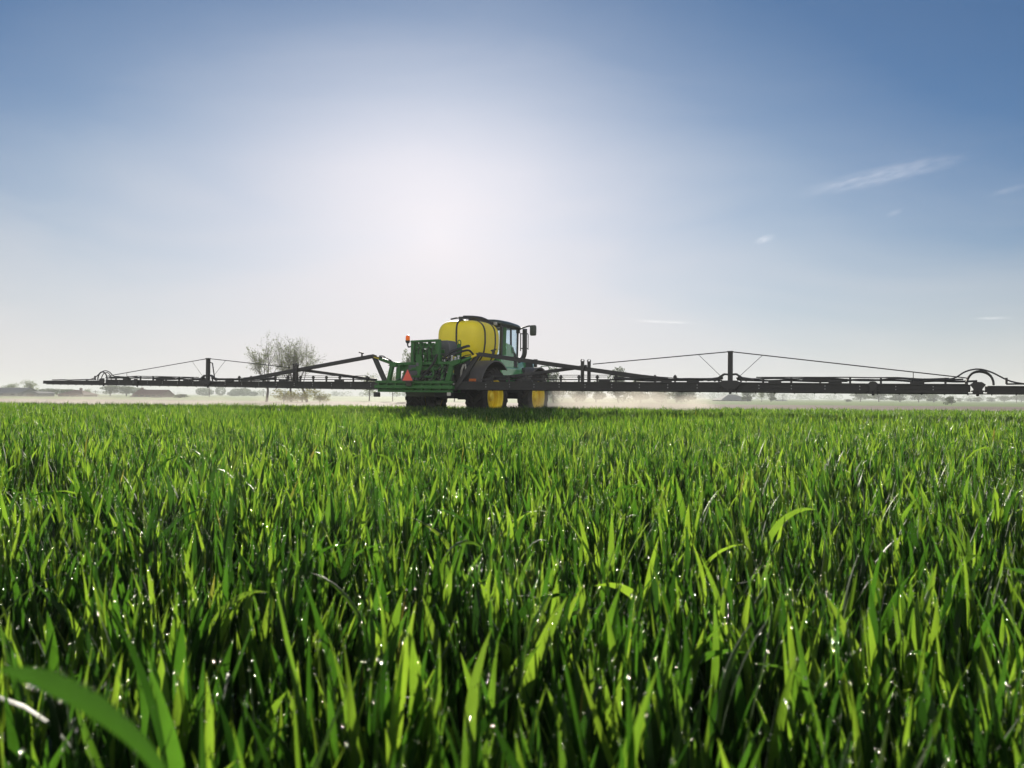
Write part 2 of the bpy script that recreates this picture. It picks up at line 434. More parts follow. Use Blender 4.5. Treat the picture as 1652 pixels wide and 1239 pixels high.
# ------------------------------------------------------------------ mesh builder
class MB:
    def __init__(s): s.v, s.f = [], []
    def add(s, v, f):
        o = len(s.v)
        s.v += [tuple(map(float, p)) for p in v]
        s.f += [tuple(i + o for i in q) for q in f]
        return s
    def box(s, c, size, rz=0.0, rx=0.0, ry=0.0):
        m = Euler((rx, ry, rz)).to_matrix()
        v = [Vector(c) + m @ Vector((sx * size[0] / 2, sy * size[1] / 2, sz * size[2] / 2)) for sx in (-1, 1) for sy in (-1, 1) for sz in (-1, 1)]
        return s.add(v, [(0, 1, 3, 2), (4, 6, 7, 5), (0, 4, 5, 1), (2, 3, 7, 6), (0, 2, 6, 4), (1, 5, 7, 3)])
    def span(s, a, b):
        """box between two opposite corners"""
        return s.box([(p + q) / 2 for p, q in zip(a, b)], [abs(q - p) for p, q in zip(a, b)])
    def bar(s, p0, p1, w, h, up=(0, 0, 1)):
        """rectangular bar, w across, h along up"""
        p0, p1 = Vector(p0), Vector(p1); d = (p1 - p0).normalized(); u = Vector(up)
        side = d.cross(u)
        if side.length < 1e-4: side = d.cross(Vector((1, 0, 0)))
        side.normalize(); u = side.cross(d).normalized()
        v = [p + side * (a * w / 2) + u * (b * h / 2) for p in (p0, p1) for a, b in ((-1, -1), (1, -1), (1, 1), (-1, 1))]
        return s.add(v, [(0, 3, 2, 1), (4, 5, 6, 7), (0, 1, 5, 4), (1, 2, 6, 5), (2, 3, 7, 6), (3, 0, 4, 7)])
    def tube(s, pts, r, n=8, smooth=0):
        pts = [Vector(p) for p in pts]
        if smooth and len(pts) > 2:
            q = []
            for i in range(len(pts) - 1):
                a, b, c, d = pts[max(0, i - 1)], pts[i], pts[i + 1], pts[min(len(pts) - 1, i + 2)]
                for k in range(smooth):
                    t = k / smooth
                    q.append(0.5 * ((2 * b) + (c - a) * t + (2 * a - 5 * b + 4 * c - d) * t * t + (3 * b - a - 3 * c + d) * t ** 3))
            pts = q + [pts[-1]]
        rs = r if hasattr(r, '__len__') else [r] * len(pts)
        rings, nrm = [], None
        for i, p in enumerate(pts):
            d = (pts[min(i + 1, len(pts) - 1)] - pts[max(i - 1, 0)]).normalized()
            if nrm is None:
                nrm = d.orthogonal().normalized()
            else:
                nrm = (nrm - d * nrm.dot(d)).normalized()
            b = d.cross(nrm)
            rings.append([p + (nrm * math.cos(2 * math.pi * k / n) + b * math.sin(2 * math.pi * k / n)) * rs[i] for k in range(n)])
        v = [x for rg in rings for x in rg]
        f = [(i * n + k, i * n + (k + 1) % n, (i + 1) * n + (k + 1) % n, (i + 1) * n + k) for i in range(len(pts) - 1) for k in range(n)]
        f += [tuple(reversed(range(n))), tuple(range((len(pts) - 1) * n, len(pts) * n))]
        return s.add(v, f)
    def lathe(s, prof, c=(0, 0, 0), axis='X', n=40, closed=False):
        """prof: (along axis, radius)"""
        v, f = [], []
        for a, r in prof:
            for k in range(n):
                t = 2 * math.pi * k / n
                y, z = r * math.cos(t), r * math.sin(t)
                v.append({'X': (c[0] + a, c[1] + y, c[2] + z), 'Z': (c[0] + y, c[1] + z, c[2] + a), 'Y': (c[0] + z, c[1] + a, c[2] + y)}[axis])
        m = len(prof)
        for i in range(m if closed else m - 1):
            j = (i + 1) % m
            for k in range(n):
                f.append((i * n + k, j * n + k, j * n + (k + 1) % n, i * n + (k + 1) % n))
        return s.add(v, f)
    def prism(s, poly, d0, d1, plane='YZ'):
        """polygon in a plane, extruded along the third axis from d0 to d1"""
        n = len(poly)
        def P(a, b, d): return {'YZ': (d, a, b), 'XZ': (a, d, b), 'XY': (a, b, d)}[plane]
        v = [P(a, b, d0) for a, b in poly] + [P(a, b, d1) for a, b in poly]
        f = [tuple(range(n)), tuple(reversed(range(n, 2 * n)))]
        f += [(i, i + n, (i + 1) % n + n, (i + 1) % n) for i in range(n)]
        return s.add(v, f)
    def super(s, c, h, e1=0.4, e2=0.4, nu=24, nv=40, warp=None):
        """rounded box: superellipsoid with half sizes h"""
        sg = lambda x, e: math.copysign(abs(x) ** e, x)
        v, f = [], []
        for i in range(nu + 1):
            a = -math.pi / 2 + math.pi * i / nu
            for k in range(nv):
                b = 2 * math.pi * k / nv
                p = [h[0] * sg(math.cos(a), e1) * sg(math.cos(b), e2), h[1] * sg(math.cos(a), e1) * sg(math.sin(b), e2), h[2] * sg(math.sin(a), e1)]
                if warp: p = warp(p)
                v.append([c[j] + p[j] for j in range(3)])
        for i in range(nu):
            for k in range(nv):
                f.append((i * nv + k, i * nv + (k + 1) % nv, (i + 1) * nv + (k + 1) % nv, (i + 1) * nv + k))
        return s.add(v, f)
    def build(s, name, m, parent=None, bevel=0.0, angle=35, weld=False):
        me = bpy.data.meshes.new(name)
        me.from_pydata(s.v, [], s.f)
        bm = bmesh.new(); bm.from_mesh(me)
        if weld: bmesh.ops.remove_doubles(bm, verts=bm.verts, dist=1e-5)
        bmesh.ops.recalc_face_normals(bm, faces=bm.faces); bm.to_mesh(me); bm.free()
        me.polygons.foreach_set('use_smooth', [True] * len(me.polygons))
        me.set_sharp_from_angle(angle=R(angle))
        me.materials.append(m)
        o = bpy.data.objects.new(name, me)
        col.objects.link(o); o.parent = parent
        if bevel:
            b = o.modifiers.new('bevel', 'BEVEL'); b.width = bevel; b.segments = 2; b.limit_method = 'ANGLE'; b.angle_limit = R(40); b.harden_normals = False
        return o

# ------------------------------------------------------------------ machine materials
M_green = surface('green_paint', (0.036, 0.150, 0.030), 0.45, (0.085, 0.075, 0.04), 0.5, 2.2, spec=0.35)
M_gloss = surface('glossy_green_paint', (0.07, 0.30, 0.11), 0.18, (0.12, 0.22, 0.12), 0.4, 1.4, coat=1.0)  # base green lightened to stand in for sky reflection on the panels
M_tank = surface('yellow_tank_plastic', (0.90, 0.72, 0.018), 0.42, (0.66, 0.52, 0.06), 0.5, 1.1, vary=0.05, bump=0.03)
M_rim = surface('yellow_rim_paint', (0.88, 0.66, 0.022), 0.4, (0.45, 0.33, 0.08), 0.6, 3.5, vary=0.08)
M_boom = surface('black_boom_paint', (0.028, 0.026, 0.026), 0.48, (0.10, 0.085, 0.07), 0.5, 2.5)
M_black = surface('black_plastic', (0.024, 0.023, 0.022), 0.45, (0.09, 0.075, 0.06), 0.45, 4)
M_hose = surface('black_rubber_hose', (0.02, 0.02, 0.02), 0.55, (0.07, 0.06, 0.05), 0.4, 6)
M_tyre = surface('muddy_tyre_rubber', (0.030, 0.026, 0.024), 0.8, (0.14, 0.105, 0.085), 0.75, 3.2, spec=0.25, bump=0.4)
M_fender = surface('grey_fender_plastic', (0.085, 0.078, 0.074), 0.55, (0.13, 0.11, 0.095), 0.5, 3)
M_grey = surface('grey_plastic', (0.11, 0.11, 0.115), 0.5, (0.18, 0.17, 0.16), 0.4, 3)
M_steel = surface('bright_steel', (0.55, 0.55, 0.55), 0.3, (0.3, 0.28, 0.25), 0.4, 8, metal=0.9)
M_roof = surface('dark_roof_plastic', (0.030, 0.045, 0.034), 0.35, (0.07, 0.075, 0.065), 0.4, 2)
M_seat = surface('dark_seat_fabric', (0.04, 0.04, 0.04), 0.9)
M_cream = surface('pale_hose', (0.55, 0.52, 0.46), 0.5)
M_tri = surface('fluorescent_red', (0.90, 0.13, 0.075), 0.4, (0.7, 0.12, 0.08), 0.3, 5, vary=0.04)
M_triedge = surface('dark_red_reflector', (0.16, 0.055, 0.075), 0.3)
M_orange = surface('orange_reflector', (0.75, 0.20, 0.05), 0.25)
M_mud = surface('mud_flap_rubber', (0.06, 0.065, 0.04), 0.8, (0.13, 0.11, 0.07), 0.5, 4)

def glass_mat(name, tint, gloss):
    m, t = new_mat(name)
    o = nd(t, 'ShaderNodeOutputMaterial')
    tr = nd(t, 'ShaderNodeBsdfTransparent'); tr.inputs[0].default_value = (*tint, 1)
    gl = nd(t, 'ShaderNodeBsdfGlossy'); gl.inputs['Roughness'].default_value = 0.03
    gl.inputs[0].default_value = (0.85, 0.92, 1, 1)
    lw = nd(t, 'ShaderNodeLayerWeight'); lw.inputs[0].default_value = 0.5
    p5 = nd(t, 'ShaderNodeMath', operation='POWER'); p5.inputs[1].default_value = 5
    t.links.new(lw.outputs['Facing'], p5.inputs[0])
    ad = nd(t, 'ShaderNodeMath', operation='ADD'); ad.inputs[1].default_value = gloss; ad.use_clamp = True
    t.links.new(p5.outputs[0], ad.inputs[0])
    mx = nd(t, 'ShaderNodeMixShader')
    t.links.new(ad.outputs[0], mx.inputs[0]); t.links.new(tr.outputs[0], mx.inputs[1]); t.links.new(gl.outputs[0], mx.inputs[2])
    t.links.new(mx.outputs[0], o.inputs[0])
    return m
M_glass = glass_mat('cab_glass', (0.90, 0.955, 0.985), 0.05)
m, t = new_mat('amber_lens')
o = nd(t, 'ShaderNodeOutputMaterial'); p = nd(t, 'ShaderNodeBsdfPrincipled'); p.inputs['Base Color'].default_value = (0.85, 0.24, 0.015, 1); p.inputs['Roughness'].default_value = 0.15
tr = nd(t, 'ShaderNodeBsdfTranslucent'); tr.inputs[0].default_value = (1, 0.36, 0.03, 1)
mx = nd(t, 'ShaderNodeMixShader'); mx.inputs[0].default_value = 0.6
t.links.new(p.outputs[0], mx.inputs[1]); t.links.new(tr.outputs[0], mx.inputs[2]); t.links.new(mx.outputs[0], o.inputs[0])
M_amber = m

# ------------------------------------------------------------------ the sprayer (local: x right, y forward, z up)
SP = empty('crop_sprayer', (-2.79, 26.2, 0), R(-26))
tag(SP, 'green self-propelled crop sprayer with yellow tank and long black booms spread wide', 'crop sprayer')

# wheels
def tyre_mb(W, Ro, Ri):
    b = MB(); h = W / 2
    prof = [(-h * 0.80, Ri), (-h * 0.98, Ri + 0.10), (-h * 1.0, (Ri + Ro) / 2), (-h * 0.97, Ro - 0.12), (-h * 0.86, Ro - 0.065), (-h * 0.4, Ro - 0.048), (0, Ro - 0.044),
            (h * 0.4, Ro - 0.048), (h * 0.86, Ro - 0.065), (h * 0.97, Ro - 0.12), (h * 1.0, (Ri + Ro) / 2), (h * 0.98, Ri + 0.10), (h * 0.80, Ri)]
    b.lathe(prof, n=72)
    n = 23
    for sd in (-1, 1):
        for k in range(n):
            a0 = 2 * math.pi * (k + (0.5 if sd > 0 else 0)) / n
            v, st = [], 7
            for i in range(st + 1):
                u = i / st
                x = sd * h * (0.02 + 1.0 * u) if u < 0.9 else sd * h * 1.02
                a = a0 - 0.36 * u
                top = Ro - 0.020 * u * u - (0.07 if i == st else 0)
                low = Ro - 0.09 - 0.07 * (u > 0.85)
                wd = 0.030 + 0.014 * u
                for rr, ww in ((low, wd * 1.25), (top, wd), (top, -wd), (low, -wd * 1.25)):
                    aa = a + ww / Ro
                    v.append((x, rr * math.cos(aa), rr * math.sin(aa)))
            f = []
            for i in range(st):
                for j in range(3):
                    f.append((i * 4 + j, i * 4 + j + 1, i * 4 + 5 + j, i * 4 + 4 + j))
            f += [(0, 1, 2, 3), tuple(st * 4 + j for j in (3, 2, 1, 0))]
            b.add(v, f)
    return b
def rim_mb(W, Ri):
    b = MB(); h = W / 2
    b.lathe([(h * 0.80, Ri + 0.012), (h * 0.90, Ri + 0.035), (h * 0.94, Ri + 0.02), (h * 0.90, Ri - 0.01), (h * 0.72, Ri - 0.035), (h * 0.60, Ri - 0.035), (h * 0.55, Ri - 0.075), (h * 0.30, Ri - 0.085),
             (h * 0.25, Ri - 0.06), (h * 0.08, Ri - 0.06), (h * 0.02, Ri - 0.10), (h * 0.06, Ri * 0.62), (h * 0.20, Ri * 0.50), (h * 0.24, Ri * 0.42), (h * 0.24, Ri * 0.28), (h * 0.50, Ri * 0.26), (h * 0.58, Ri * 0.20), (h * 0.60, 0.001)], n=56)
    b.lathe([(-h * 0.05, Ri - 0.09), (-h * 0.5, Ri - 0.07), (-h * 0.80, Ri + 0.012), (-h * 0.90, Ri + 0.035)], n=56)
    for k in range(10):
        a = 2 * math.pi * k / 10
        b.lathe([(0, 0.020), (0.035, 0.020), (0.04, 0.001)], (h * 0.24, Ri * 0.35 * math.cos(a), Ri * 0.35 * math.sin(a)), n=6)
    return b
WH = [(1.03, 2.30, 0.72), (-1.42, 2.30, 0.66), (1.13, 5.92, 0.50), (-1.13, 5.92, 0.50)]
for (x, y, W) in WH:
    w = tyre_mb(W, 0.985, 0.55).build('wheel', M_tyre, SP, angle=28)
    w.location = (x, y, 0.985)
    w.rotation_euler = (random.uniform(0, 6), 0, 0) if x > 0 else (random.uniform(0, 6), 0, math.pi)
    rim_mb(W, 0.55).build('rim', M_rim, w)
    MB().lathe([(W * 0.30, 0.001), (W * 0.325, 0.05), (W * 0.30, 0.075)], n=16).build('hub_cap', M_rim, w)

# chassis and axles
for (x, y, W) in WH:
    i_ = -1 if x > 0 else 1
    MB().lathe([(x + i_ * (W * 0.28), 0.001), (x + i_ * (W * 0.28), 0.50), (x + i_ * (W * 0.46), 0.565), (x + i_ * (W * 0.47), 0.30), (x + i_ * (W * 0.47 + 0.10), 0.24), (x + i_ * (W * 0.47 + 0.10), 0.001)], (0, y, 0.985), 'X', 28).build('wheel_motor', M_black, SP)
b = MB()
for sx in (-0.55, 0.35):
    b.span((sx - 0.08, 0.9, 1.12), (sx + 0.08, 7.3, 1.38))
for y in (1.0, 3.2, 4.6, 6.6): b.span((-0.47, y - 0.08, 1.15), (0.27, y + 0.08, 1.33))
for y in (2.3, 5.92):
    b.span((-1.05, y - 0.13, 0.90), (0.72, y + 0.13, 1.12))
    for x in (-0.98, 0.66): b.lathe([(-0.12, 0.2), (0.12, 0.2)], (x, y, 0.985), 'X', 20)
b.span((-0.5, 2.9, 0.86), (0.3, 5.2, 1.12)); b.span((-0.4, 3.4, 1.38), (0.2, 6.5, 1.9))
b.build('chassis', M_black, SP, bevel=0.01)
MB().span((0.36, 2.75, 0.98), (0.66, 3.3, 1.30)).build('battery_box', M_black, SP, bevel=0.02)

# tank
TC, TH = (-0.11, 3.02, 2.88), (0.88, 1.02, 0.80)
def tank_warp(p):
    x, y, z = p
    if z < 0:
        k = 1 - 0.30 * (min(1, -z / TH[2])) ** 2
        x *= k; y *= 1 - 0.16 * (min(1, -z / TH[2])) ** 2
    if z > 0.25: x *= 1 - 0.10 * ((z - 0.25) / 0.55) ** 2
    return (x, y, z)
tank = MB().super(TC, TH, 0.44, 0.44, 40, 64, tank_warp).build('tank', M_tank, SP, angle=60, weld=True)
MB().super((-0.10, 2.95, 2.12), (0.46, 0.62, 0.42), 0.6, 0.5, 20, 32).build('tank_sump', M_tank, tank, weld=True)
def sup_section(h, frac, e, n=48):
    pass
sg = lambda x, e: math.copysign(abs(x) ** e, x)
def hoop(yoff, wid=0.095, th=0.014):
    """strap round the tank at a fixed distance along it"""
    b = MB(); v = []
    n = 56
    sy = min(1, abs(yoff) / TH[1])
    k = (1 - sy ** (2 / 0.44)) ** (0.44 / 2)
    pts = []
    for i in range(n + 1):
        a = -math.pi * 0.5 + 2 * math.pi * i / n
        p = tank_warp((TH[0] * k * sg(math.cos(a), 0.44), yoff, TH[2] * sg(math.sin(a), 0.44)))
        pts.append(p)
    for i, p in enumerate(pts):
        r = math.hypot(p[0], p[2])
        o_ = Vector((p[0] / r, 0, p[2] / r))
        for dy, dd in ((-wid / 2, -0.01), (-wid / 2, th), (wid / 2, th), (wid / 2, -0.01)):
            v.append((TC[0] + p[0] + o_.x * dd, TC[1] + yoff + dy, TC[2] + p[2] + o_.z * dd))
    f = [(i * 4 + j, i * 4 + (j + 1) % 4, i * 4 + 4 + (j + 1) % 4, i * 4 + 4 + j) for i in range(n) for j in range(4)]
    return b.add(v, f)
for yo in (-0.42, 0.36): hoop(yo).build('strap', M_black, tank)
pts = []
for i in range(25):
    a = math.pi * 0.56 + (math.pi * 0.70) * i / 24
    p = tank_warp((0.0, TH[1] * sg(math.cos(a), 0.44), TH[2] * sg(math.sin(a), 0.44)))
    pts.append((TC[0] + 0.03 + 0.06 * (i / 24), TC[1] + p[1] * 1.012, TC[2] + p[2] * 1.012))
MB().tube(pts, 0.032, 8).build('level_tube', M_black, tank)
b = MB()
b.tube([(-0.28, 2.0, 3.68), (-0.1, 2.2, 3.74), (0.02, 2.6, 3.76), (0.1, 3.1, 3.74)], 0.03, 8, 6)
b.tube([(-0.12, 2.62, 3.80), (0.1, 3.0, 3.82), (0.2, 3.55, 3.80), (0.36, 3.95, 3.62), (0.42, 4.0, 3.3)], 0.065, 10, 8)
b.tube([(0.30, 2.5, 3.68), (0.34, 3.0, 3.72), (0.40, 3.7, 3.66)], 0.02, 6, 5)
for y in (2.2, 2.9, 3.5): b.span((-0.05, y - 0.03, 3.64), (0.08, y + 0.03, 3.78))
b.lathe([(0, 0.17), (0.09, 0.17), (0.10, 0.14), (0.10, 0.001)], (-0.25, 3.2, 3.66), 'Z', 24)
b.build('filler_pipe', M_black, tank)

# cab
CX0, CX1, CY0, CY1 = -0.86, 0.68, 4.02, 5.52
b = MB()
b.prism([(CY0, 1.55), (CY1, 1.55), (CY1 - 0.02, 2.45), (4.95, 2.92), (4.5, 2.98), (4.45, 2.55), (CY0 + 0.02, 2.50)], CX1 - 0.05, CX1)
b.prism([(CY0, 1.55), (CY1, 1.55), (CY1 - 0.02, 2.45), (4.95, 2.92), (4.5, 2.98), (4.45, 2.55), (CY0 + 0.02, 2.50)], CX0, CX0 + 0.05)
b.span((CX0 + 0.05, CY0, 1.55), (CX1 - 0.05, CY0 + 0.05, 2.45)); b.span((CX0 + 0.05, CY1 - 0.06, 1.55), (CX1 - 0.05, CY1 - 0.01, 2.4))
b.span((CX0 + 0.05, CY0 + 0.05, 1.5), (CX1 - 0.05, CY1 - 0.06, 1.56))
cab = b.build('cab', M_gloss, SP, bevel=0.012)
b = MB()
for x in (CX0 + 0.03, CX1 - 0.035):
    b.bar((x, CY0 + 0.05, 2.50), (x, CY0 + 0.12, 3.64), 0.09, 0.13, (0, 1, 0))
    b.bar((x, 4.92, 2.90), (x, 4.90, 3.64), 0.06, 0.07, (0, 1, 0))
    b.bar((x, CY1 - 0.05, 2.45), (x, CY1 - 0.0, 3.64), 0.06, 0.07, (0, 1, 0))
    b.bar((x, CY0, 3.60), (x, CY1, 3.60), 0.07, 0.09)
for y in (CY0 + 0.1, CY1): b.bar((CX0, y, 3.60), (CX1, y, 3.60), 0.07, 0.09)
b.build('window_posts', M_black, cab, bevel=0.008)
b = MB().bar((CX1 - 0.02, CY0 + 0.27, 2.50), (CX1 - 0.02, CY0 + 0.36, 3.58), 0.03, 0.24, (0, 1, 0))
b.build('rear_pillar_panel', M_green, cab, bevel=0.006)
def roofwarp(p):
    return (p[0] * (1 - 0.10 * max(0, p[2] / 0.13)), p[1], p[2] - 0.05 * (p[1] / 0.98) * (p[1] > 0) - 0.05 * (p[0] / 0.85) ** 2)
MB().super((-0.09, 4.83, 3.74), (0.86, 0.98, 0.135), 0.55, 0.35, 16, 48, roofwarp).build('roof', M_roof, cab, angle=50, weld=True)
b = MB().span((0.44, 3.86, 3.60), (0.58, 3.94, 3.72)); b.build('work_light', M_steel, cab, bevel=0.01)
MB().span((-0.72, 3.86, 3.60), (-0.58, 3.94, 3.72)).build('work_light', M_steel, cab, bevel=0.01)
for nm, x in (('side_window', CX1 - 0.03), ('side_window', CX0 + 0.03)):
    MB().prism([(4.46, 2.56), (4.50, 2.97), (4.87, 2.94), (4.86, 3.56), (4.30, 3.56), (4.28, 2.56)], x - 0.006, x + 0.006).build(nm, M_glass, cab)
    MB().prism([(4.96, 2.92), (CY1 - 0.09, 2.48), (CY1 - 0.05, 3.56), (4.94, 3.56)], x - 0.006, x + 0.006).build('door_window', M_glass, cab)
MB().bar((-0.09, CY0 + 0.07, 2.46), (-0.09, CY0 + 0.13, 3.56), 1.40, 0.012, (0, 1, 0)).build('rear_window', M_glass, cab)
MB().bar((-0.09, CY1 - 0.04, 2.42), (-0.09, CY1 - 0.0, 3.56), 1.40, 0.012, (0, 1, 0)).build('windscreen', M_glass, cab)
b = MB(); b.super((-0.09, 4.75, 2.35), (0.26, 0.26, 0.09), 0.4, 0.4, 12, 24); b.super((-0.09, 4.5, 2.70), (0.25, 0.08, 0.36), 0.5, 0.4, 14, 24)
b.super((-0.09, 4.47, 3.14), (0.13, 0.06, 0.11), 0.5, 0.5, 10, 20); b.span((-0.3, 4.55, 1.57), (0.12, 4.95, 2.27))
b.build('driver_seat', M_seat, cab, angle=60)
b = MB(); b.tube([(-0.09 + 0.2 * math.cos(t_), 5.12 + 0.12 * math.sin(t_), 2.72 + 0.12 * math.sin(t_) * -1) for t_ in np.linspace(0, 2 * math.pi, 25)], 0.014, 6)
b.tube([(-0.09, 5.35, 2.3), (-0.09, 5.12, 2.72)], 0.03, 8); b.span((-0.3, 5.2, 1.57), (0.12, 5.44, 2.3)); b.span((0.25, 4.5, 1.57), (0.55, 4.95, 2.52))
b.tube([(0.42, 4.85, 2.5), (0.44, 4.95, 2.7)], 0.03, 8)
b.build('steering_console', M_black, cab)
b = MB()
for i in range(5): b.bar((CX1 + 0.006, 5.14 + 0.02 * i, 2.62 - 0.09 * i), (CX1 + 0.006, 5.40, 2.46 - 0.09 * i), 0.012, 0.05)
b.prism([(5.10, 2.66), (5.22, 2.66), (5.43, 2.42), (5.43, 2.10), (5.12, 2.10)], CX1 + 0.001, CX1 + 0.006)
b.build('side_grille', M_black, cab)
MB().bar((CX1 + 0.03, 4.98, 2.62), (CX1 + 0.03, 4.98, 2.85), 0.03, 0.03).build('door_handle', M_black, cab)

# hood, side panels
def hoodwarp(p):
    x, y, z = p
    if z > 0: z = z * (1 - 0.10 * (y / 1.15 + 1)); x *= 1 - 0.12 * (z / 0.5)
    return (x * (1 - 0.07 * (y / 1.15 + 1)), y, z)
hood = MB().super((-0.09, 6.62, 1.98), (0.66, 1.14, 0.60), 0.35, 0.3, 24, 48, hoodwarp).build('hood', M_gloss, SP, angle=50, weld=True)
b = MB()
for i in range(6): b.bar((0.555, 6.55 + 0.11 * i, 2.06), (0.53, 6.55 + 0.11 * i, 2.36), 0.03, 0.05, (0, 1, 0))
b.build('hood_grille', M_black, hood)
b = MB()
b.prism([(3.42, 1.78), (3.50, 2.03), (4.0, 2.05), (4.95, 2.03), (4.95, 1.72), (3.9, 1.62)], 0.50, 1.02)
sp_ = b.build('side_panel', M_gloss, SP, bevel=0.025)
b = MB(); b.prism([(4.965, 2.03), (5.75, 1.97), (5.72, 1.83), (4.965, 1.72)], 0.50, 1.02)
b.build('side_panel', M_gloss, SP, bevel=0.025)
MB().box((1.04, 5.2, 1.99), (0.05, 0.16, 0.16)).build('panel_latch', M_black, SP, bevel=0.01)
MB().prism([(3.42, 1.78), (3.50, 2.03), (4.95, 2.03), (5.7, 1.97), (5.7, 1.80), (3.9, 1.62)], -1.20, -0.70).build('side_panel', M_gloss, SP, bevel=0.025)

# exhaust, mirrors, stack
ex = MB().tube([(0.30, 5.95, 2.36), (0.48, 5.92, 2.38), (0.68, 5.86, 2.46), (0.78, 5.84, 2.64), (0.79, 5.84, 2.9), (0.79, 5.84, 3.48), (0.80, 5.82, 3.60)], 0.092, 16, 6).build('exhaust_pipe', M_black, SP)
b = MB(); b.tube([(0.66, 5.74, 2.75), (0.66, 5.74, 3.45)], 0.022, 8); b.tube([(0.92, 5.88, 2.8), (0.92, 5.88, 3.40)], 0.016, 8)
for z in (2.85, 3.42): b.bar((0.66, 5.74, z), (0.92, 5.88, z), 0.03, 0.04)
b.build('pipe_guard', M_black, ex)
for sx, lab in ((1, None), (-1, None)):
    X = (lambda v: v if sx > 0 else -0.18 - v)
    a = MB().tube([(X(0.64), 5.50, 3.52), (X(0.88), 5.40, 3.60), (X(1.22), 5.25, 3.66), (X(1.36), 5.18, 3.64)], 0.03, 8, 4)
    a.span((X(0.60), 5.46, 3.42), (X(0.72), 5.56, 3.58))
    a = a.build('mirror_arm', M_black, SP)
    MB().super((X(1.46), 5.15, 3.48), (0.125, 0.05, 0.20), 0.35, 0.35, 12, 24).build('mirror_head', M_roof, a, angle=50, weld=True)
MB().lathe([(0, 0.07), (0.18, 0.07), (0.19, 0.085), (0.34, 0.085), (0.34, 0.001)], (0.62, 7.25, 2.16), 'Z', 14).build('air_intake', M_black, SP)
b = MB(); b.span((0.45, 6.9, 2.0), (1.0, 8.0, 2.06)); b.bar((0.9, 7.9, 1.1), (0.9, 7.9, 2.05), 0.05, 0.05, (0, 1, 0)); b.bar((0.5, 7.9, 1.1), (0.5, 7.9, 2.05), 0.05, 0.05, (0, 1, 0))
for z in (1.2, 1.45, 1.7, 1.95): b.bar((0.5, 7.9, z), (0.9, 7.9, z), 0.05, 0.03)
b.tube([(0.98, 7.0, 2.06), (0.98, 7.0, 2.2), (0.98, 7.7, 2.24), (0.98, 7.95, 2.06)], 0.02, 6)
b.build('front_platform', M_green, SP, bevel=0.005)

# fenders
def arc_fender(x0, x1, yc, zc, rad, a0, a1, th=0.025, lip=0.05, n=26):
    b = MB(); v = []
    for i in range(n + 1):
        a = R(a0 + (a1 - a0) * i / n)
        for x, rr in ((x0, rad), (x1, rad), (x1, rad - lip), (x1 - th, rad - lip), (x1 - th, rad - th), (x0, rad - th)):
            v.append((x, yc + rr * math.cos(a), zc + rr * math.sin(a)))
    f = [(i * 6 + j, i * 6 + (j + 1) % 6, i * 6 + 6 + (j + 1) % 6, i * 6 + 6 + j) for i in range(n) for j in range(6)]
    f += [tuple(range(6)), tuple(reversed(range(n * 6, n * 6 + 6)))]
    return b.add(v, f)
fd = arc_fender(0.56, 1.44, 2.22, 0.985, 1.24, 166, 50).build('fender', M_fender, SP)
b = MB().box((1.16, 1.00, 1.52), (0.26, 0.03, 0.09), rx=R(-14)); b.build('reflector', M_orange, fd, bevel=0.008)
arc_fender(-1.75, -0.98, 2.22, 0.985, 1.24, 166, 50).build('fender', M_fender, SP)
arc_fender(0.84, 1.42, 5.92, 0.985, 1.14, 150, 40).build('fender', M_fender, SP)
arc_fender(-1.42, -0.84, 5.92, 0.985, 1.14, 150, 40).build('fender', M_black, SP)

# ---- boom carrier (green frame at the back)
b = MB()
y0 = -0.22
b.bar((-1.83, y0, 1.44), (1.12, y0, 1.42), 0.12, 0.09); b.bar((-1.85, y0 - 0.02, 1.28), (1.16, y0 - 0.02, 1.26), 0.14, 0.11); b.bar((-1.76, y0 + 0.02, 1.14), (1.10, y0 + 0.02, 1.13), 0.10, 0.07)
b.span((-1.72, y0 + 0.055, 1.16), (1.05, y0 + 0.085, 1.44))
for x in np.linspace(-1.72, 1.0, 9): b.bar((x, y0, 1.16), (x, y0, 1.42), 0.05, 0.10, (0, 1, 0))
fr = b.build('carrier_frame', M_green, SP, bevel=0.01)
def gpart(name, fn, mat=M_green, bevel=0.01, parent=None):
    b = MB(); fn(b); return b.build(name, mat, parent or fr, bevel=bevel)
gpart('post', lambda b: b.bar((-1.34, y0, 1.42), (-1.18, y0, 2.04), 0.13, 0.12, (0, 1, 0)))
gpart('post', lambda b: b.bar((-0.93, y0, 1.46), (-0.91, y0, 2.02), 0.10, 0.10, (0, 1, 0)))
gpart('post', lambda b: b.bar((-0.78, y0 + 0.1, 1.46), (-0.78, y0 + 0.1, 2.0), 0.05, 0.06, (0, 1, 0)))
gpart('post', lambda b: b.bar((-1.08, y0 + 0.1, 1.46), (-1.07, y0 + 0.1, 1.92), 0.05, 0.06, (0, 1, 0)))
gpart('post', lambda b: b.bar((0.74, y0, 1.46), (0.74, y0, 2.02), 0.09, 0.10, (0, 1, 0)))
gpart('post', lambda b: b.bar((0.93, y0, 1.42), (1.10, y0, 2.04), 0.16, 0.12, (0, 1, 0)))
gpart('post', lambda b: b.bar((0.40, y0 + 0.02, 1.46), (0.36, y0 + 0.02, 2.0), 0.07, 0.08, (0, 1, 0)))
gpart('middle_rail', lambda b: (b.bar((-1.04, y0, 2.03), (1.30, y0, 2.04), 0.12, 0.09), b.bar((-1.05, y0 + 0.06, 1.82), (-0.45, y0 + 0.06, 1.83), 0.05, 0.05), b.bar((-0.45, y0 + 0.03, 1.86), (0.55, y0 + 0.03, 1.87), 0.06, 0.10),
    b.bar((-0.45, y0 + 0.03, 1.62), (0.55, y0 + 0.03, 1.60), 0.06, 0.07), b.span((-0.9, y0 + 0.08, 1.85), (-0.62, y0 + 0.10, 2.0))))
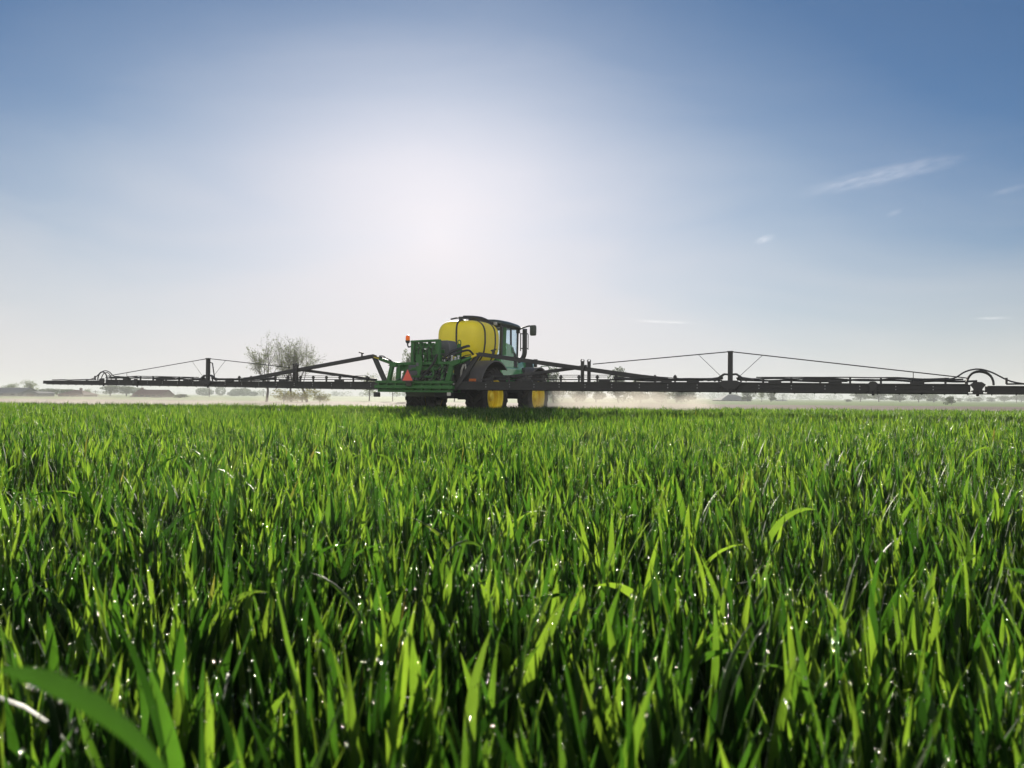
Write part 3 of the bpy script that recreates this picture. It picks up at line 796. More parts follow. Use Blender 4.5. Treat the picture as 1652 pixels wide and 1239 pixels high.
gpart('corner_bracket', lambda b: b.prism([(-1.32, 1.98), (-1.12, 2.10), (-0.92, 2.08), (-1.04, 1.92)], y0 - 0.09, y0 + 0.09, 'XZ'))
gpart('corner_bracket', lambda b: b.prism([(1.0, 2.0), (1.10, 2.10), (1.42, 2.16), (1.40, 2.02), (1.15, 1.92)], y0 - 0.09, y0 + 0.09, 'XZ'))
def mast_frame(b):
    x0, x1, zt = -0.37, 0.58, 2.76
    for x in (x0, x1 - 0.02): b.bar((x, y0, 2.03), (x, y0, zt), 0.12, 0.16, (0, 1, 0))
    b.bar((x0 - 0.06, y0, zt - 0.01), (x1 + 0.04, y0, zt + 0.01), 0.20, 0.07)
    b.bar((x0, y0, 2.55), (x1, y0, 2.55), 0.06, 0.07); b.bar((x0, y0 + 0.02, 2.36), (x1, y0 + 0.02, 2.34), 0.06, 0.10)
    b.bar((x0, y0, 2.16), (x1, y0, 2.15), 0.06, 0.06)
    b.bar((-0.10, y0 + 0.02, 2.05), (-0.10, y0 + 0.02, zt), 0.09, 0.10, (0, 1, 0)); b.bar((0.22, y0 + 0.04, 2.05), (0.22, y0 + 0.04, zt), 0.10, 0.08, (0, 1, 0))
    b.bar((-0.34, y0 + 0.06, 2.06), (-0.12, y0 + 0.06, 2.52), 0.05, 0.05); b.bar((0.5, y0 + 0.06, 2.06), (0.05, y0 + 0.06, 2.5), 0.05, 0.05)
    b.bar((-0.24, y0 + 0.03, 2.38), (-0.24, y0 + 0.03, 2.72), 0.06, 0.06, (0, 1, 0))
    b.span((0.26, y0 + 0.05, 2.38), (0.5, y0 + 0.07, 2.52)); b.span((-0.35, y0 + 0.05, 2.56), (-0.2, y0 + 0.07, 2.62))
mf = gpart('mast_frame', mast_frame)
def backing(b):
    r_ = random.Random(5)
    b.span((-0.34, 0.02, 2.60), (0.10, 0.05, 2.70)); b.span((0.12, 0.06, 2.40), (0.24, 0.10, 2.72)); b.span((-0.36, 0.05, 2.30), (-0.30, 0.09, 2.50)); b.span((0.02, 0.1, 2.05), (0.52, 0.14, 2.33))
    b.span((-0.38, 0.12, 2.05), (-0.22, 0.15, 2.24)); b.bar((-0.34, -0.1, 2.10), (-0.05, -0.05, 2.50), 0.06, 0.09); b.bar((0.48, -0.05, 2.72), (0.02, 0.1, 2.38), 0.05, 0.07)
    b.span((-0.38, 0.20, 2.57), (-0.16, 0.23, 2.74)); b.span((0.24, 0.2, 2.57), (0.42, 0.23, 2.74)); b.span((-0.28, 0.25, 2.10), (0.02, 0.28, 2.34)); b.span((-0.09, 0.22, 2.38), (0.12, 0.25, 2.53)); b.span((0.36, 0.2, 2.38), (0.54, 0.23, 2.50))
    b.span((0.30, 0.02, 2.56), (0.50, 0.05, 2.60)); b.span((-0.06, 0.3, 2.50), (0.2, 0.34, 2.72)); b.bar((-0.30, 0.1, 2.05), (-0.24, 0.0, 2.70), 0.07, 0.05, (0, 1, 0))
    for i in range(6): b.tube([(-0.32 + 0.15 * i, -0.05, 2.08), (-0.40 + 0.16 * i + r_.uniform(-.06, .06), 0.05, 2.30), (-0.32 + 0.13 * i, 0.1, 2.60)], 0.016, 6, 4)
gpart('lift_plate', backing, parent=SP)
mf.parent = SP
def lever(b):
    b.prism([(-0.20, 2.30), (-0.12, 2.33), (0.0, 2.30), (0.05, 2.05), (0.02, 1.85), (-0.06, 1.62), (-0.14, 1.62), (-0.13, 1.75), (-0.20, 1.85), (-0.17, 2.05)], y0 - 0.14, y0 - 0.09, 'XZ')
lv = gpart('lift_lever', lever, bevel=0.008, parent=SP)
gpart('round_badge', lambda b: b.lathe([(0, 0.06), (-0.012, 0.06), (-0.014, 0.001)], (-0.13, y0 - 0.14, 2.00), 'Y', 16), M_grey, 0, lv)
# parallelogram lift arms back to the chassis
for x in (-0.50, 0.30):
    gpart('lift_arm', lambda b: b.bar((x, y0 + 0.1, 2.10), (x, 1.35, 1.95), 0.10, 0.14), parent=SP)
    gpart('lift_arm', lambda b: b.bar((x, y0 + 0.1, 1.45), (x, 1.35, 1.30), 0.10, 0.14), parent=SP)
gpart('lift_tower', lambda b: (b.span((-0.66, 1.28, 1.10), (-0.50, 1.45, 2.25)), b.span((0.30, 1.28, 1.10), (0.46, 1.45, 2.25)), b.span((-0.5, 1.3, 2.05), (0.3, 1.42, 2.2)), b.span((-0.5, 1.3, 1.45), (0.3, 1.42, 1.6)), b.span((-0.42, 1.34, 1.6), (-0.05, 1.38, 2.05))), parent=SP)
gpart('lift_cylinder', lambda b: (b.tube([(-0.1, y0 + 0.1, 1.55), (-0.1, 0.7, 1.78)], 0.045, 10), b.tube([(-0.1, 0.7, 1.78), (-0.1, 1.3, 1.95)], 0.028, 10)), M_steel, 0, SP)
# valve block, rinse tank and hoses crowded behind the frame
gpart('rinse_tank', lambda b: b.prism([(0.05, 2.32), (0.62, 2.32), (0.60, 2.68), (0.52, 2.82), (0.12, 2.82), (0.05, 2.74)], 0.45, 0.95, 'XZ'), M_grey, 0.03, SP)
for i in range(6):
    x = 0.62 + 0.09 * i
    gpart('valve', lambda b: b.lathe([(0, 0.03), (0.12, 0.03), (0.13, 0.045), (0.17, 0.045), (0.17, 0.001)], (x, 0.1 + 0.05 * (i % 3), 2.08 + 0.05 * (i % 2)), 'Z', 8), M_steel, 0, SP)
gpart('valve_pipe', lambda b: b.tube([(0.6, 0.15, 2.14), (1.1, 0.15, 2.18)], 0.022, 8), M_steel, 0, SP)
for i in range(5): gpart('pipe_fitting', lambda b: b.tube([(-1.0 + 0.42 * i, y0 - 0.06, 1.50), (-0.86 + 0.42 * i, y0 - 0.07, 1.54)], 0.02, 6), M_steel, 0, fr)
HOSES = [([(0.58, y0 - 0.1, 2.32), (0.50, y0 - 0.16, 2.05), (0.22, y0 - 0.18, 1.72), (0.02, y0 - 0.14, 1.56), (-0.08, y0 - 0.12, 1.50)], 0.04),
    ([(0.62, 0.0, 2.2), (0.82, 0.2, 2.42), (1.0, 0.8, 2.62), (0.9, 1.2, 2.66)], 0.045), ([(0.72, 0.05, 2.14), (0.9, 0.25, 2.34), (1.08, 0.8, 2.50), (0.95, 1.4, 2.4)], 0.035),
    ([(0.55, 0.1, 2.1), (0.7, 0.3, 2.2), (0.8, 0.8, 2.0), (0.6, 1.3, 1.7)], 0.04), ([(-0.4, 0.0, 2.3), (-0.2, 0.4, 2.45), (0.1, 0.7, 2.3), (0.1, 1.3, 2.0)], 0.035),
    ([(-1.3, y0 + 0.05, 2.10), (-1.45, y0, 2.24), (-1.75, y0, 2.26), (-2.0, y0 + 0.02, 2.30)], 0.016), ([(-1.1, y0 + 0.1, 2.06), (-1.35, y0, 2.17), (-1.55, y0, 2.30), (-1.72, y0, 2.31)], 0.012)]
for i in range(7):
    x = -0.45 + 0.15 * i
    HOSES.append(([(x, y0 + 0.12, 1.46), (x + 0.05, y0 + 0.22, 1.66 + 0.03 * (i % 3)), (x + 0.1, 0.3, 1.8), (x * 0.6, 1.2, 1.7)], 0.018 + 0.006 * (i % 2)))
for i in range(4):
    HOSES.append(([(0.62 + 0.1 * i, -0.1, 2.06), (0.66 + 0.1 * i, y0 - 0.05, 1.9), (0.5 + 0.12 * i, y0 - 0.04, 1.7), (0.35 + 0.1 * i, y0 - 0.02, 1.48)], 0.02))
for i in range(5):
    HOSES.append(([(-0.3 + 0.18 * i, y0 - 0.04, 2.62 - 0.04 * (i % 2)), (-0.3 + 0.17 * i, y0 - 0.10, 2.42), (-0.3 + 0.17 * i, y0 - 0.06, 2.22), (-0.3 + 0.15 * i, y0, 2.04)], 0.014))
for pts, rr in HOSES: MB().tube(pts, rr, 8, 6).build('hose', M_hose, SP)
gpart('hose_bracket', lambda b: (b.prism([(0.62, 2.20), (0.80, 2.20), (0.86, 2.52), (0.78, 2.72), (0.70, 2.72), (0.66, 2.5)], 0.78, 0.84, 'XZ'), b.tube([(0.72, 0.81, 2.7), (0.70, 0.81, 2.80), (0.76, 0.81, 2.84), (0.81, 0.81, 2.78), (0.80, 0.81, 2.6)], 0.018, 6, 4)), parent=SP)
gpart('pale_hose', lambda b: (b.tube([(1.12, 0.3, 1.55), (1.16, 0.25, 1.8), (1.22, 0.3, 2.0)], 0.035, 8, 4), b.tube([(1.28, 0.3, 1.6), (1.30, 0.28, 1.85), (1.27, 0.3, 2.02)], 0.025, 8, 4)), M_cream, 0, SP)
gpart('pump_housing', lambda b: (b.span((-0.42, 0.75, 1.35), (0.25, 1.2, 1.75)), b.lathe([(0, 0.16), (0.3, 0.16), (0.3, 0.001)], (0.25, 0.9, 1.55), 'X', 18), b.span((0.5, 0.9, 1.5), (0.95, 1.25, 2.3))), M_black, 0.02, SP)
gpart('mud_flap', lambda b: b.span((-1.42, 0.95, 0.96), (-0.25, 0.98, 1.20)), M_mud, 0.005, SP)
gpart('hitch_box', lambda b: b.span((-0.02, 0.5, 0.95), (0.52, 0.9, 1.12)), M_black, 0.02, SP)
gpart('tail_lamp', lambda b: b.span((0.93, y0 - 0.05, 0.99), (1.06, y0, 1.10)), M_cream, 0.01, SP)
gpart('foot_stand', lambda b: b.box((-1.80, y0, 1.02), (0.18, 0.16, 0.16)), M_black, 0.02, SP)

# warning triangle and beacon
def tri(b, w, h, zc, d0, d1, cut):
    pts = [(-w / 2, -h / 3), (w / 2, -h / 3), (0, h * 2 / 3)]
    o_ = []
    for i in range(3):
        p, q, r_ = Vector(pts[i - 1]), Vector(pts[i]), Vector(pts[(i + 1) % 3])
        o_ += [tuple(q + (p - q).normalized() * cut), tuple(q + (r_ - q).normalized() * cut)]
    b.prism([(-0.46 + x, zc + z) for x, z in o_], d0, d1, 'XZ')
wtb = MB(); tri(wtb, 0.47, 0.44, 1.60, y0 - 0.20, y0 - 0.19, 0.045); wtr = wtb.build('warning_triangle', M_triedge, SP)
b = MB(); tri(b, 0.385, 0.355, 1.597, y0 - 0.208, y0 - 0.202, 0.015); b.build('triangle_face', M_tri, wtr)
gpart('triangle_holder', lambda b: b.span((-0.55, y0 - 0.18, 1.30), (-0.37, y0 - 0.10, 1.46)), M_mud, 0.005, wtr)
bk = gpart('beacon_arm', lambda b: (b.tube([(-0.34, y0, 2.60), (-0.45, y0, 2.60), (-0.56, y0, 2.58), (-0.60, y0, 2.64), (-0.60, y0, 2.72)], 0.025, 8, 4), b.lathe([(0, 0.045), (0.05, 0.075), (0.10, 0.075), (0.10, 0.001)], (-0.60, y0, 2.70), 'Z', 16)), M_black, 0, SP)
gpart('amber_light', lambda b: b.lathe([(0, 0.07), (0.10, 0.07), (0.145, 0.055), (0.16, 0.001)], (-0.60, y0, 2.805), 'Z', 18), M_amber, 0, bk)

# ---- booms
def lerp_z(x, tab):
    xs, zs = zip(*sorted(tab)); return float(np.interp(x, xs, zs))
ZB = [(-19.6, 1.385), (-9.75, 1.295), (-5.7, 1.24), (-1.5, 1.205), (1.1, 1.195), (4.6, 1.195), (9.7, 1.17), (13.5, 1.15), (19.6, 1.15)]
ZT = [(-19.6, 1.55), (-15.5, 1.56), (-9.75, 1.48), (-5.7, 1.465), (-1.5, 1.45), (1.1, 1.44), (4.6, 1.44), (9.7, 1.425), (13.5, 1.385), (19.6, 1.36)]
zb = lambda x: lerp_z(x, ZB); zt = lambda x: lerp_z(x, ZT)
for sd in (-1, 1):
    S = lambda x: sd * x
    # box beam: web plates, flanges, stiffening ribs
    b = MB()
    def run(b, x0, x1, f0, f1, ya, yb, step=2.0):
        n = max(1, int(round((x1 - x0) / step)))
        for i in range(n):
            a, c = x0 + (x1 - x0) * i / n, x0 + (x1 - x0) * (i + 1) / n
            za0 = zb(S(a)) + (zt(S(a)) - zb(S(a))) * f0; za1 = zb(S(a)) + (zt(S(a)) - zb(S(a))) * f1
            zc0 = zb(S(c)) + (zt(S(c)) - zb(S(c))) * f0; zc1 = zb(S(c)) + (zt(S(c)) - zb(S(c))) * f1
            v = [(S(a), ya, za0), (S(a), yb, za0), (S(a), yb, za1), (S(a), ya, za1), (S(c), ya, zc0), (S(c), yb, zc0), (S(c), yb, zc1), (S(c), ya, zc1)]
            b.add(v, [(0, 1, 2, 3), (7, 6, 5, 4), (0, 4, 5, 1), (1, 5, 6, 2), (2, 6, 7, 3), (3, 7, 4, 0)])
    secs = [(1.15 if sd > 0 else 1.7, 9.66), (9.82, 15.45), (15.75, 19.45)]
    for si, (x0, x1) in enumerate(secs):
        tip = si == 2
        k1 = 0.80 if tip else 1.0
        run(b, x0, x1, 0.10, 0.92 * k1, -0.015, 0.015)
        run(b, x0 + 0.05, x1 - 0.05, 0.0, 0.14, -0.06, 0.26)
        run(b, x0 + 0.05, x1 - 0.05, 0.86 * k1, k1, -0.06, 0.26)
        run(b, x0, x1, 0.44 * k1, 0.53 * k1, -0.045, -0.015)
        run(b, x0 + 0.1, x1 - 0.1, 0.12, 0.30, 0.21, 0.24); run(b, x0 + 0.1, x1 - 0.1, 0.65 * k1, 0.88 * k1, 0.21, 0.24)
        run(b, x0 + 0.1, x1 - 0.1, 0.30, 0.65 * k1, 0.12, 0.14)
    bm_ = b.build('boom', M_boom, SP)
    tag(bm_, 'left boom reaching to its thin tip in the distance' if sd < 0 else 'right boom reaching out of the frame')
    # hinges
    for xh, w in ((9.74, 0.34), (15.6, 0.17), (13.3, 0.13) if sd > 0 else (13.6, 0.13)):
        z0_, z1_ = zb(S(xh)), zt(S(xh)); b = MB()
        b.prism([(S(xh - w), z1_ - 0.02), (S(xh - w * 0.5), z1_ + 0.045), (S(xh + w * 0.5), z1_ + 0.045), (S(xh + w), z1_ - 0.02), (S(xh + w * 0.55), z0_ + 0.10), (S(xh + 0.12), z0_ - 0.03), (S(xh - 0.12), z0_ - 0.03), (S(xh - w * 0.55), z0_ + 0.10)], -0.10, -0.065, 'XZ')
        for k in (-0.12, 0.0, 0.12): b.tube([(S(xh + k), -0.14, z0_ + 0.05), (S(xh + k), 0.2, z0_ + 0.05)], 0.022, 8)
        b.tube([(S(xh), 0.0, z0_ - 0.07), (S(xh), 0.0, z1_ + 0.05)], 0.035, 8)
        b.build('hinge', M_boom, bm_, bevel=0.006)
    # tripod post beside the carrier, chords and twin posts
    ax = 1.90 if sd > 0 else 2.13
    zap = 2.32
    foot = 1.06 if sd > 0 else 1.62
    ft = [('boom_strut', (S(ax), 0.05, zap), (S(foot), 0.0, 1.18 if sd > 0 else 1.44), 0.10, 0.15)]
    if sd < 0: ft.append(('boom_strut', (S(ax), 0.12, zap), (S(foot + 0.22), 0.2, 1.44), 0.05, 0.06))
    ft.append(('top_chord', (S(ax), 0.05, zap), (S(8.1), 0.05, zt(S(8.1)) + 0.03), 0.10, 0.13))
    ft.append(('lower_chord', (S(5.5), 0.16, 1.90), (S(2.1), 0.16, zt(S(2.1)) + 0.06), 0.08, 0.10))
    for (nm, p0, p1, w, h) in ft: MB().bar(p0, p1, w, h).build(nm, M_boom, bm_, bevel=0.008)
    for dx in ((-0.10, 0.14) if sd < 0 else (-0.06, 0.09)):
        zz = zt(S(5.5)); b = MB()
        b.bar((S(5.50 + dx), -0.03 + (0.15 if dx > 0 else 0), zz - 0.05), (S(5.50 + dx), -0.03 + (0.15 if dx > 0 else 0), 2.05), 0.085, 0.09, (0, 1, 0))
        b.lathe([(-0.045, 0.05), (0.045, 0.05)], (S(5.50 + dx), -0.03 + (0.15 if dx > 0 else 0), 2.06), 'Y', 12)
        b.build('chord_post', M_boom, bm_, bevel=0.006)
    # mast with stay cables
    xm = 9.74; zm = 2.34 if sd < 0 else 2.26
    mb = MB().bar((S(xm), 0, zt(S(xm)) + 0.02), (S(xm), 0, zm), 0.12, 0.12, (0, 1, 0))
    mb.bar((S(xm), 0, zm - 0.02), (S(xm), 0, zm + 0.015), 0.15, 0.15, (0, 1, 0))
    mast = mb.build('mast', M_boom, bm_, bevel=0.008)
    b = MB()
    zc_ = zt(S(xm))
    for k in (-1, 1):
        b.bar((S(xm + 0.44 * k), 0.0, zc_ + 0.03), (S(xm + 0.16 * k), 0.0, zc_ + 0.22), 0.10, 0.05); b.bar((S(xm + 0.16 * k), 0, zc_ + 0.22), (S(xm), 0, zc_ + 0.20), 0.10, 0.05)
        b.bar((S(xm + 0.30 * k), -0.05, zc_ + 0.0), (S(xm + 0.26 * k), -0.05, zc_ + 0.17), 0.04, 0.04)
    b.tube([(S(xm - 0.62), 0, zc_ + 0.06), (S(xm - 0.2), 0, zc_ + 0.12)], 0.04, 8); b.tube([(S(xm + 0.62), 0, zc_ + 0.06), (S(xm + 0.2), 0, zc_ + 0.12)], 0.04, 8)
    if sd < 0: b.bar((S(xm - 0.35), 0.0, zc_ + 0.08), (S(xm - 0.22), 0.0, zm - 0.18), 0.03, 0.03); b.bar((S(xm - 0.22), 0, zm - 0.18), (S(xm), 0, zm - 0.12), 0.03, 0.03)
    b.build('mast_foot', M_boom, mast)
    mast.name = 'mast'
    inx, inz = 5.75, 1.96; otx = 15.4; otz = zt(S(otx)) + 0.14
    for nm, p0, p1, rr in (('stay_cable', (S(xm), 0, zm), (S(inx), 0.02, inz), 0.014), ('stay_cable', (S(xm), 0, zm), (S(otx), 0.02, otz), 0.014)):
        MB().tube([p0, [(a + c) / 2 for a, c in zip(p0, p1)], p1], rr, 6).build(nm, M_boom, bm_)
    for k, (tx, tz) in ((-1, (inx, inz)), (1, (otx, otz))):
        u = 0.22 if k < 0 else 0.15
        p = (S(xm + (tx - xm) * u), 0.01, zm + (tz - zm) * u)
        MB().tube([p, (S(xm + 0.27 * k), 0.0, zc_ + 0.18)], 0.007, 5).build('thin_stay', M_boom, bm_)
    for u in (0.79,):
        xx = xm + (otx - xm) * u; zz = zm + (otz - zm) * u
        MB().tube([(S(xx), 0.0, zz), (S(xx), 0.0, zt(S(xx)) + 0.01)], 0.010, 5).build('thin_stay', M_boom, bm_)
    # rail posts and pipe runs along the top
    for x in np.arange(2.4, 8.4, 0.58): MB().bar((S(x), 0.05, zt(S(x))), (S(x), 0.05, zt(S(x)) + 0.20), 0.045, 0.05, (0, 1, 0)).box((S(x), 0.05, zt(S(x)) + 0.14), (0.09, 0.06, 0.06)).build('rail_post', M_boom, bm_)
    for x in np.concatenate([np.arange(10.6, 15.3, 0.72), np.arange(16.2, 16.5, 0.6)]): MB().bar((S(x), 0.05, zt(S(x))), (S(x), 0.05, zt(S(x)) + 0.15), 0.05, 0.05, (0, 1, 0)).build('rail_post', M_boom, bm_)
    for dz, x0, x1, rr in ((0.20, 2.4, 8.0, 0.009), (0.145, 2.2, 8.6, 0.009), (0.07, 2.0, 9.0, 0.016)):
        MB().tube([(S(x), 0.05, zt(S(x)) + dz * (1 if x < 7.9 else 0.6)) for x in np.linspace(x0, x1, 9)], rr, 5).build('spray_pipe', M_boom, bm_)
    def sag(x0, x1, h0, amp, rr, n, yy, seed):
        r_ = random.Random(seed)
        MB().tube([(S(x0 + (x1 - x0) * i / n), yy, zt(S(x0 + (x1 - x0) * i / n)) + h0 + (amp * r_.uniform(-1, 1) if 0 < i < n else 0)) for i in range(n + 1)], rr, 7, 4).build('hose', M_hose, bm_)
    sag(6.6, 9.3, 0.09, 0.025, 0.026, 7, 0.0, 1); sag(6.0, 9.5, 0.05, 0.02, 0.02, 8, 0.12, 2)
    sag(9.9, 15.3, 0.11, 0.035, 0.022, 11, 0.02, 3); sag(9.9, 15.6, 0.07, 0.03, 0.026, 13, 0.1, 4); sag(10.4, 15.0, 0.14, 0.02, 0.015, 8, 0.16, 5); sag(16.2, 19.0, 0.0, 0.01, 0.02, 8, 0.1, 6)
    # loops over the outer hinge
    zz = zt(S(15.6))
    for (r0, hgt, yy, rr) in ((0.225, 0.34, -0.02, 0.027), (0.24, 0.32, 0.16, 0.018)):
        MB().tube([(S(15.65 + r0 * 1.25 * math.cos(a)), yy, zz - 0.03 + hgt * math.sin(a) ** 0.9 if math.sin(a) > 0 else zz - 0.03) for a in np.linspace(math.pi, 0.0, 15)], rr, 8).build('hose_loop', M_hose, bm_)
    MB().tube([(S(14.75), 0.08, zz + 0.10), (S(15.1), 0.08, zz + 0.14), (S(15.35), 0.08, zz + 0.30), (S(15.62), 0.08, zz + 0.36), (S(15.9), 0.08, zz + 0.28), (S(16.3), 0.08, zz + 0.06), (S(16.8), 0.08, zz - 0.03)], 0.019, 7, 5).build('hose_loop', M_hose, bm_)
    for x in (3.6, 6.1, 8.7, 10.9, 12.4, 14.3): MB().span((S(x) - 0.16, 0.0, zt(S(x)) + 0.0), (S(x) + 0.16, 0.14, zt(S(x)) + 0.07)).build('valve_box', M_black, bm_, bevel=0.008)
    MB().tube([(S(11.6), 0.05, zt(S(11.6)) + 0.07), (S(12.7), 0.05, zt(S(12.7)) + 0.075)], 0.045, 10).build('fold_ram', M_black, bm_)
    MB().tube([(S(6.4), 0.02, zt(S(6.4)) + 0.10), (S(7.3), 0.02, zt(S(7.3)) + 0.09)], 0.035, 10).build('fold_ram', M_black, bm_)
    # bolts along the web and nozzle bodies beneath
    b = MB()
    for x in np.arange(2.2, 15.3, 0.83):
        for f_ in (0.36, 0.68):
            z = zb(S(x)) + (zt(S(x)) - zb(S(x))) * f_
            b.lathe([(-0.002, 0.012), (-0.012, 0.012), (-0.014, 0.001)], (S(x), -0.015, z), 'Y', 8)
    b.build('bolt_heads', M_steel, bm_)
    nz_ = MB().box((0, 0, -0.015), (0.04, 0.05, 0.03)).lathe([(0, 0.012), (-0.022, 0.014), (-0.026, 0.001)], (0, 0, -0.025), 'Z', 6).build('nozzle', M_black, bm_)
    for k, x in enumerate(np.arange(1.9, 19.4, 0.5)):
        nn_ = nz_ if k == 0 else nz_.copy()
        if k: col.objects.link(nn_)
        nn_.parent = bm_; nn_.location = (S(x), 0.06, zb(S(x)))
    MB().tube([(S(x), 0.1, zb(S(x)) - 0.015) for x in np.linspace(1.8, 19.4, 12)], 0.014, 6).build('spray_pipe', M_black, bm_)
    # folding cylinder from the carrier to the strut head
    c0 = (S(1.36 if sd > 0 else 1.24), y0 + 0.04, 2.06); c1 = (S(ax - 0.05), 0.0, zap - 0.03)
    mid = [a + (c - a) * 0.68 for a, c in zip(c0, c1)]
    cy = MB().tube([c0, mid], 0.058, 12).build('fold_cylinder', M_green, SP)
    MB().tube([mid, c1], 0.036, 10).build('cylinder_rod', M_rim, cy)
    MB().tube([(c0[0], c0[1] - 0.03, c0[2] + 0.09), ((c0[0] + mid[0]) / 2, c0[1] - 0.03, (c0[2] + mid[2]) / 2 + 0.12), (mid[0], mid[1] - 0.03, mid[2] + 0.08)], 0.014, 6, 4).build('cylinder_hose', M_hose, cy)
    b = MB(); b.tube([(S(ax + 0.5), 0.05, 2.22), (S(ax + 0.5), 0.05, 2.42)], 0.03, 8); b.bar((S(ax + 0.62), 0.05, 2.46), (S(ax + 0.44), 0.05, 2.42), 0.05, 0.04)
    b.build('camera_bracket', M_black, bm_)

# ------------------------------------------------------------------ trees
M_bark = surface('grey_bark', (0.07, 0.058, 0.046), 0.9, (0.05, 0.05, 0.035), 0.5, 1.5)
def foliage_mat(name, dark, light, trans):
    m, t = new_mat(name)
    o = nd(t, 'ShaderNodeOutputMaterial')
    a = nd(t, 'ShaderNodeAttribute', attribute_name='tone')
    r = ramp(t, a.outputs['Fac'], [(0.0, dark), (1.0, light)])
    d = nd(t, 'ShaderNodeBsdfPrincipled'); d.inputs['Roughness'].default_value = 0.6; d.inputs['Specular IOR Level'].default_value = 0.2
    t.links.new(r.outputs[0], d.inputs['Base Color'])
    tr = nd(t, 'ShaderNodeBsdfTranslucent'); tr.inputs[0].default_value = (*trans, 1)
    mx = nd(t, 'ShaderNodeMixShader'); mx.inputs[0].default_value = 0.35
    t.links.new(d.outputs[0], mx.inputs[1]); t.links.new(tr.outputs[0], mx.inputs[2]); t.links.new(mx.outputs[0], o.inputs[0])
    return m
M_fol_poplar = foliage_mat('young_leaf', (0.060, 0.085, 0.018), (0.11, 0.14, 0.032), (0.20, 0.26, 0.04))
M_fol_dark = foliage_mat('dark_leaf', (0.030, 0.050, 0.018), (0.060, 0.085, 0.028), (0.07, 0.12, 0.025))
M_fol_mid = foliage_mat('mid_leaf', (0.050, 0.075, 0.024), (0.095, 0.12, 0.040), (0.12, 0.17, 0.04))
M_fol_yellow = foliage_mat('yellow_green_leaf', (0.13, 0.14, 0.03), (0.22, 0.21, 0.05), (0.34, 0.32, 0.06))

def leaf_quads(C, size, r_):
    n = len(C)
    a = r_.normal(size=(n, 3)); a /= np.linalg.norm(a, axis=1, keepdims=True)
    b = r_.normal(size=(n, 3)); b -= a * (a * b).sum(1, keepdims=True); b /= np.linalg.norm(b, axis=1, keepdims=True)
    s = (size * r_.uniform(0.6, 1.3, n))[:, None]
    V = np.stack([C - a * s * 0.5, C + b * s * 0.28, C + a * s * 0.5, C - b * s * 0.28], 1)
    q = np.arange(n * 4).reshape(n, 4)
    return V.reshape(-1, 3), q, np.repeat(r_.random(n), 4)

def branch_tree(seed, height, trunk_h, spread, levels, nchild, r0, up=0.5, lean=0.0, leaf=0.13, per=7, trunks=1):
    """limbs as tapered tubes; returns trunk MB and leaf centres"""
    r_ = random.Random(seed); nr = np.random.default_rng(seed)
    b = MB(); tips = []
    def grow(p, d, L, rad, lev):
        n = 4 if lev < 2 else 3
        pts, q = [p.copy()], p.copy()
        dd = d.copy()
        for i in range(n):
            dd = (dd + Vector((r_.gauss(0, 0.10), r_.gauss(0, 0.10), r_.gauss(0.05 * up, 0.06)))).normalized()
            q = q + dd * (L / n); pts.append(q.copy())
        e = rad * (0.55 if lev else 0.62)
        b.tube(pts, [max(0.012, rad + (e - rad) * i / n) for i in range(n + 1)], 7 if lev == 0 else (5 if lev < 3 else 3))
        if lev >= levels - 1:
            for k in range(1, n + 1):
                tips.append((pts[k], 0.05 + 0.13 * L)); 
        if lev >= levels: return
        k = nchild[min(lev, len(nchild) - 1)]
        for j in range(k):
            f = r_.uniform(0.35, 1.0) if lev else r_.uniform(0.55, 1.0)
            if j == 0: f = 1.0
            i = min(n - 1, int(f * n)); t_ = f * n - i
            bp = pts[i] + (pts[i + 1] - pts[i]) * t_
            ang = r_.uniform(0.25, 0.75) * spread * (0.35 if j == 0 else 1.0); az = r_.uniform(0, 2 * math.pi)
            o1 = dd.orthogonal().normalized(); o2 = dd.cross(o1)
            nd_ = (dd * math.cos(ang) + (o1 * math.cos(az) + o2 * math.sin(az)) * math.sin(ang) + Vector((0, 0, up * 0.35))).normalized()
            grow(bp, nd_, L * r_.uniform(0.60, 0.85), e * (0.85 if j == 0 else r_.uniform(0.5, 0.7)), lev + 1)
    for k in range(trunks):
        off_ = Vector((r_.uniform(-0.4, 0.4), r_.uniform(-0.4, 0.4), 0)) if trunks > 1 else Vector((0, 0, 0))
        grow(off_, Vector((lean + r_.gauss(0, 0.12) * (trunks > 1), r_.gauss(0, 0.03), 1)).normalized(), trunk_h, r0, 0)
    C = []
    for p, s in tips:
        m_ = nr.poisson(per)
        C.append(np.array(p)[None] + nr.normal(0, s, (m_, 3)) * np.array([1, 1, 0.9]))
    C = np.concatenate(C); top = max(C[:, 2].max(), 0.1)
    k = height / np.quantile(C[:, 2], 0.995)
    b.v = [(x * k, y * k, z * k) for x, y, z in b.v]
    return b, C * k, nr
def make_tree(name, label, seed, mat, loc, group=None, leaf=0.13, cat='tree', **kw):
    b, C, nr = branch_tree(seed, leaf=leaf, **kw)
    root = empty(name, loc, random.uniform(-3, 3))
    tag(root, label, cat, group)
    tr = b.build('trunk', M_bark, root, angle=180)
    V, q, tone = leaf_quads(C[C[:, 2] > 0.1], leaf, nr)
    link('crown', np_mesh('crown', V, q, smooth=False, attrs={'tone': tone}), mat, root)
    return root

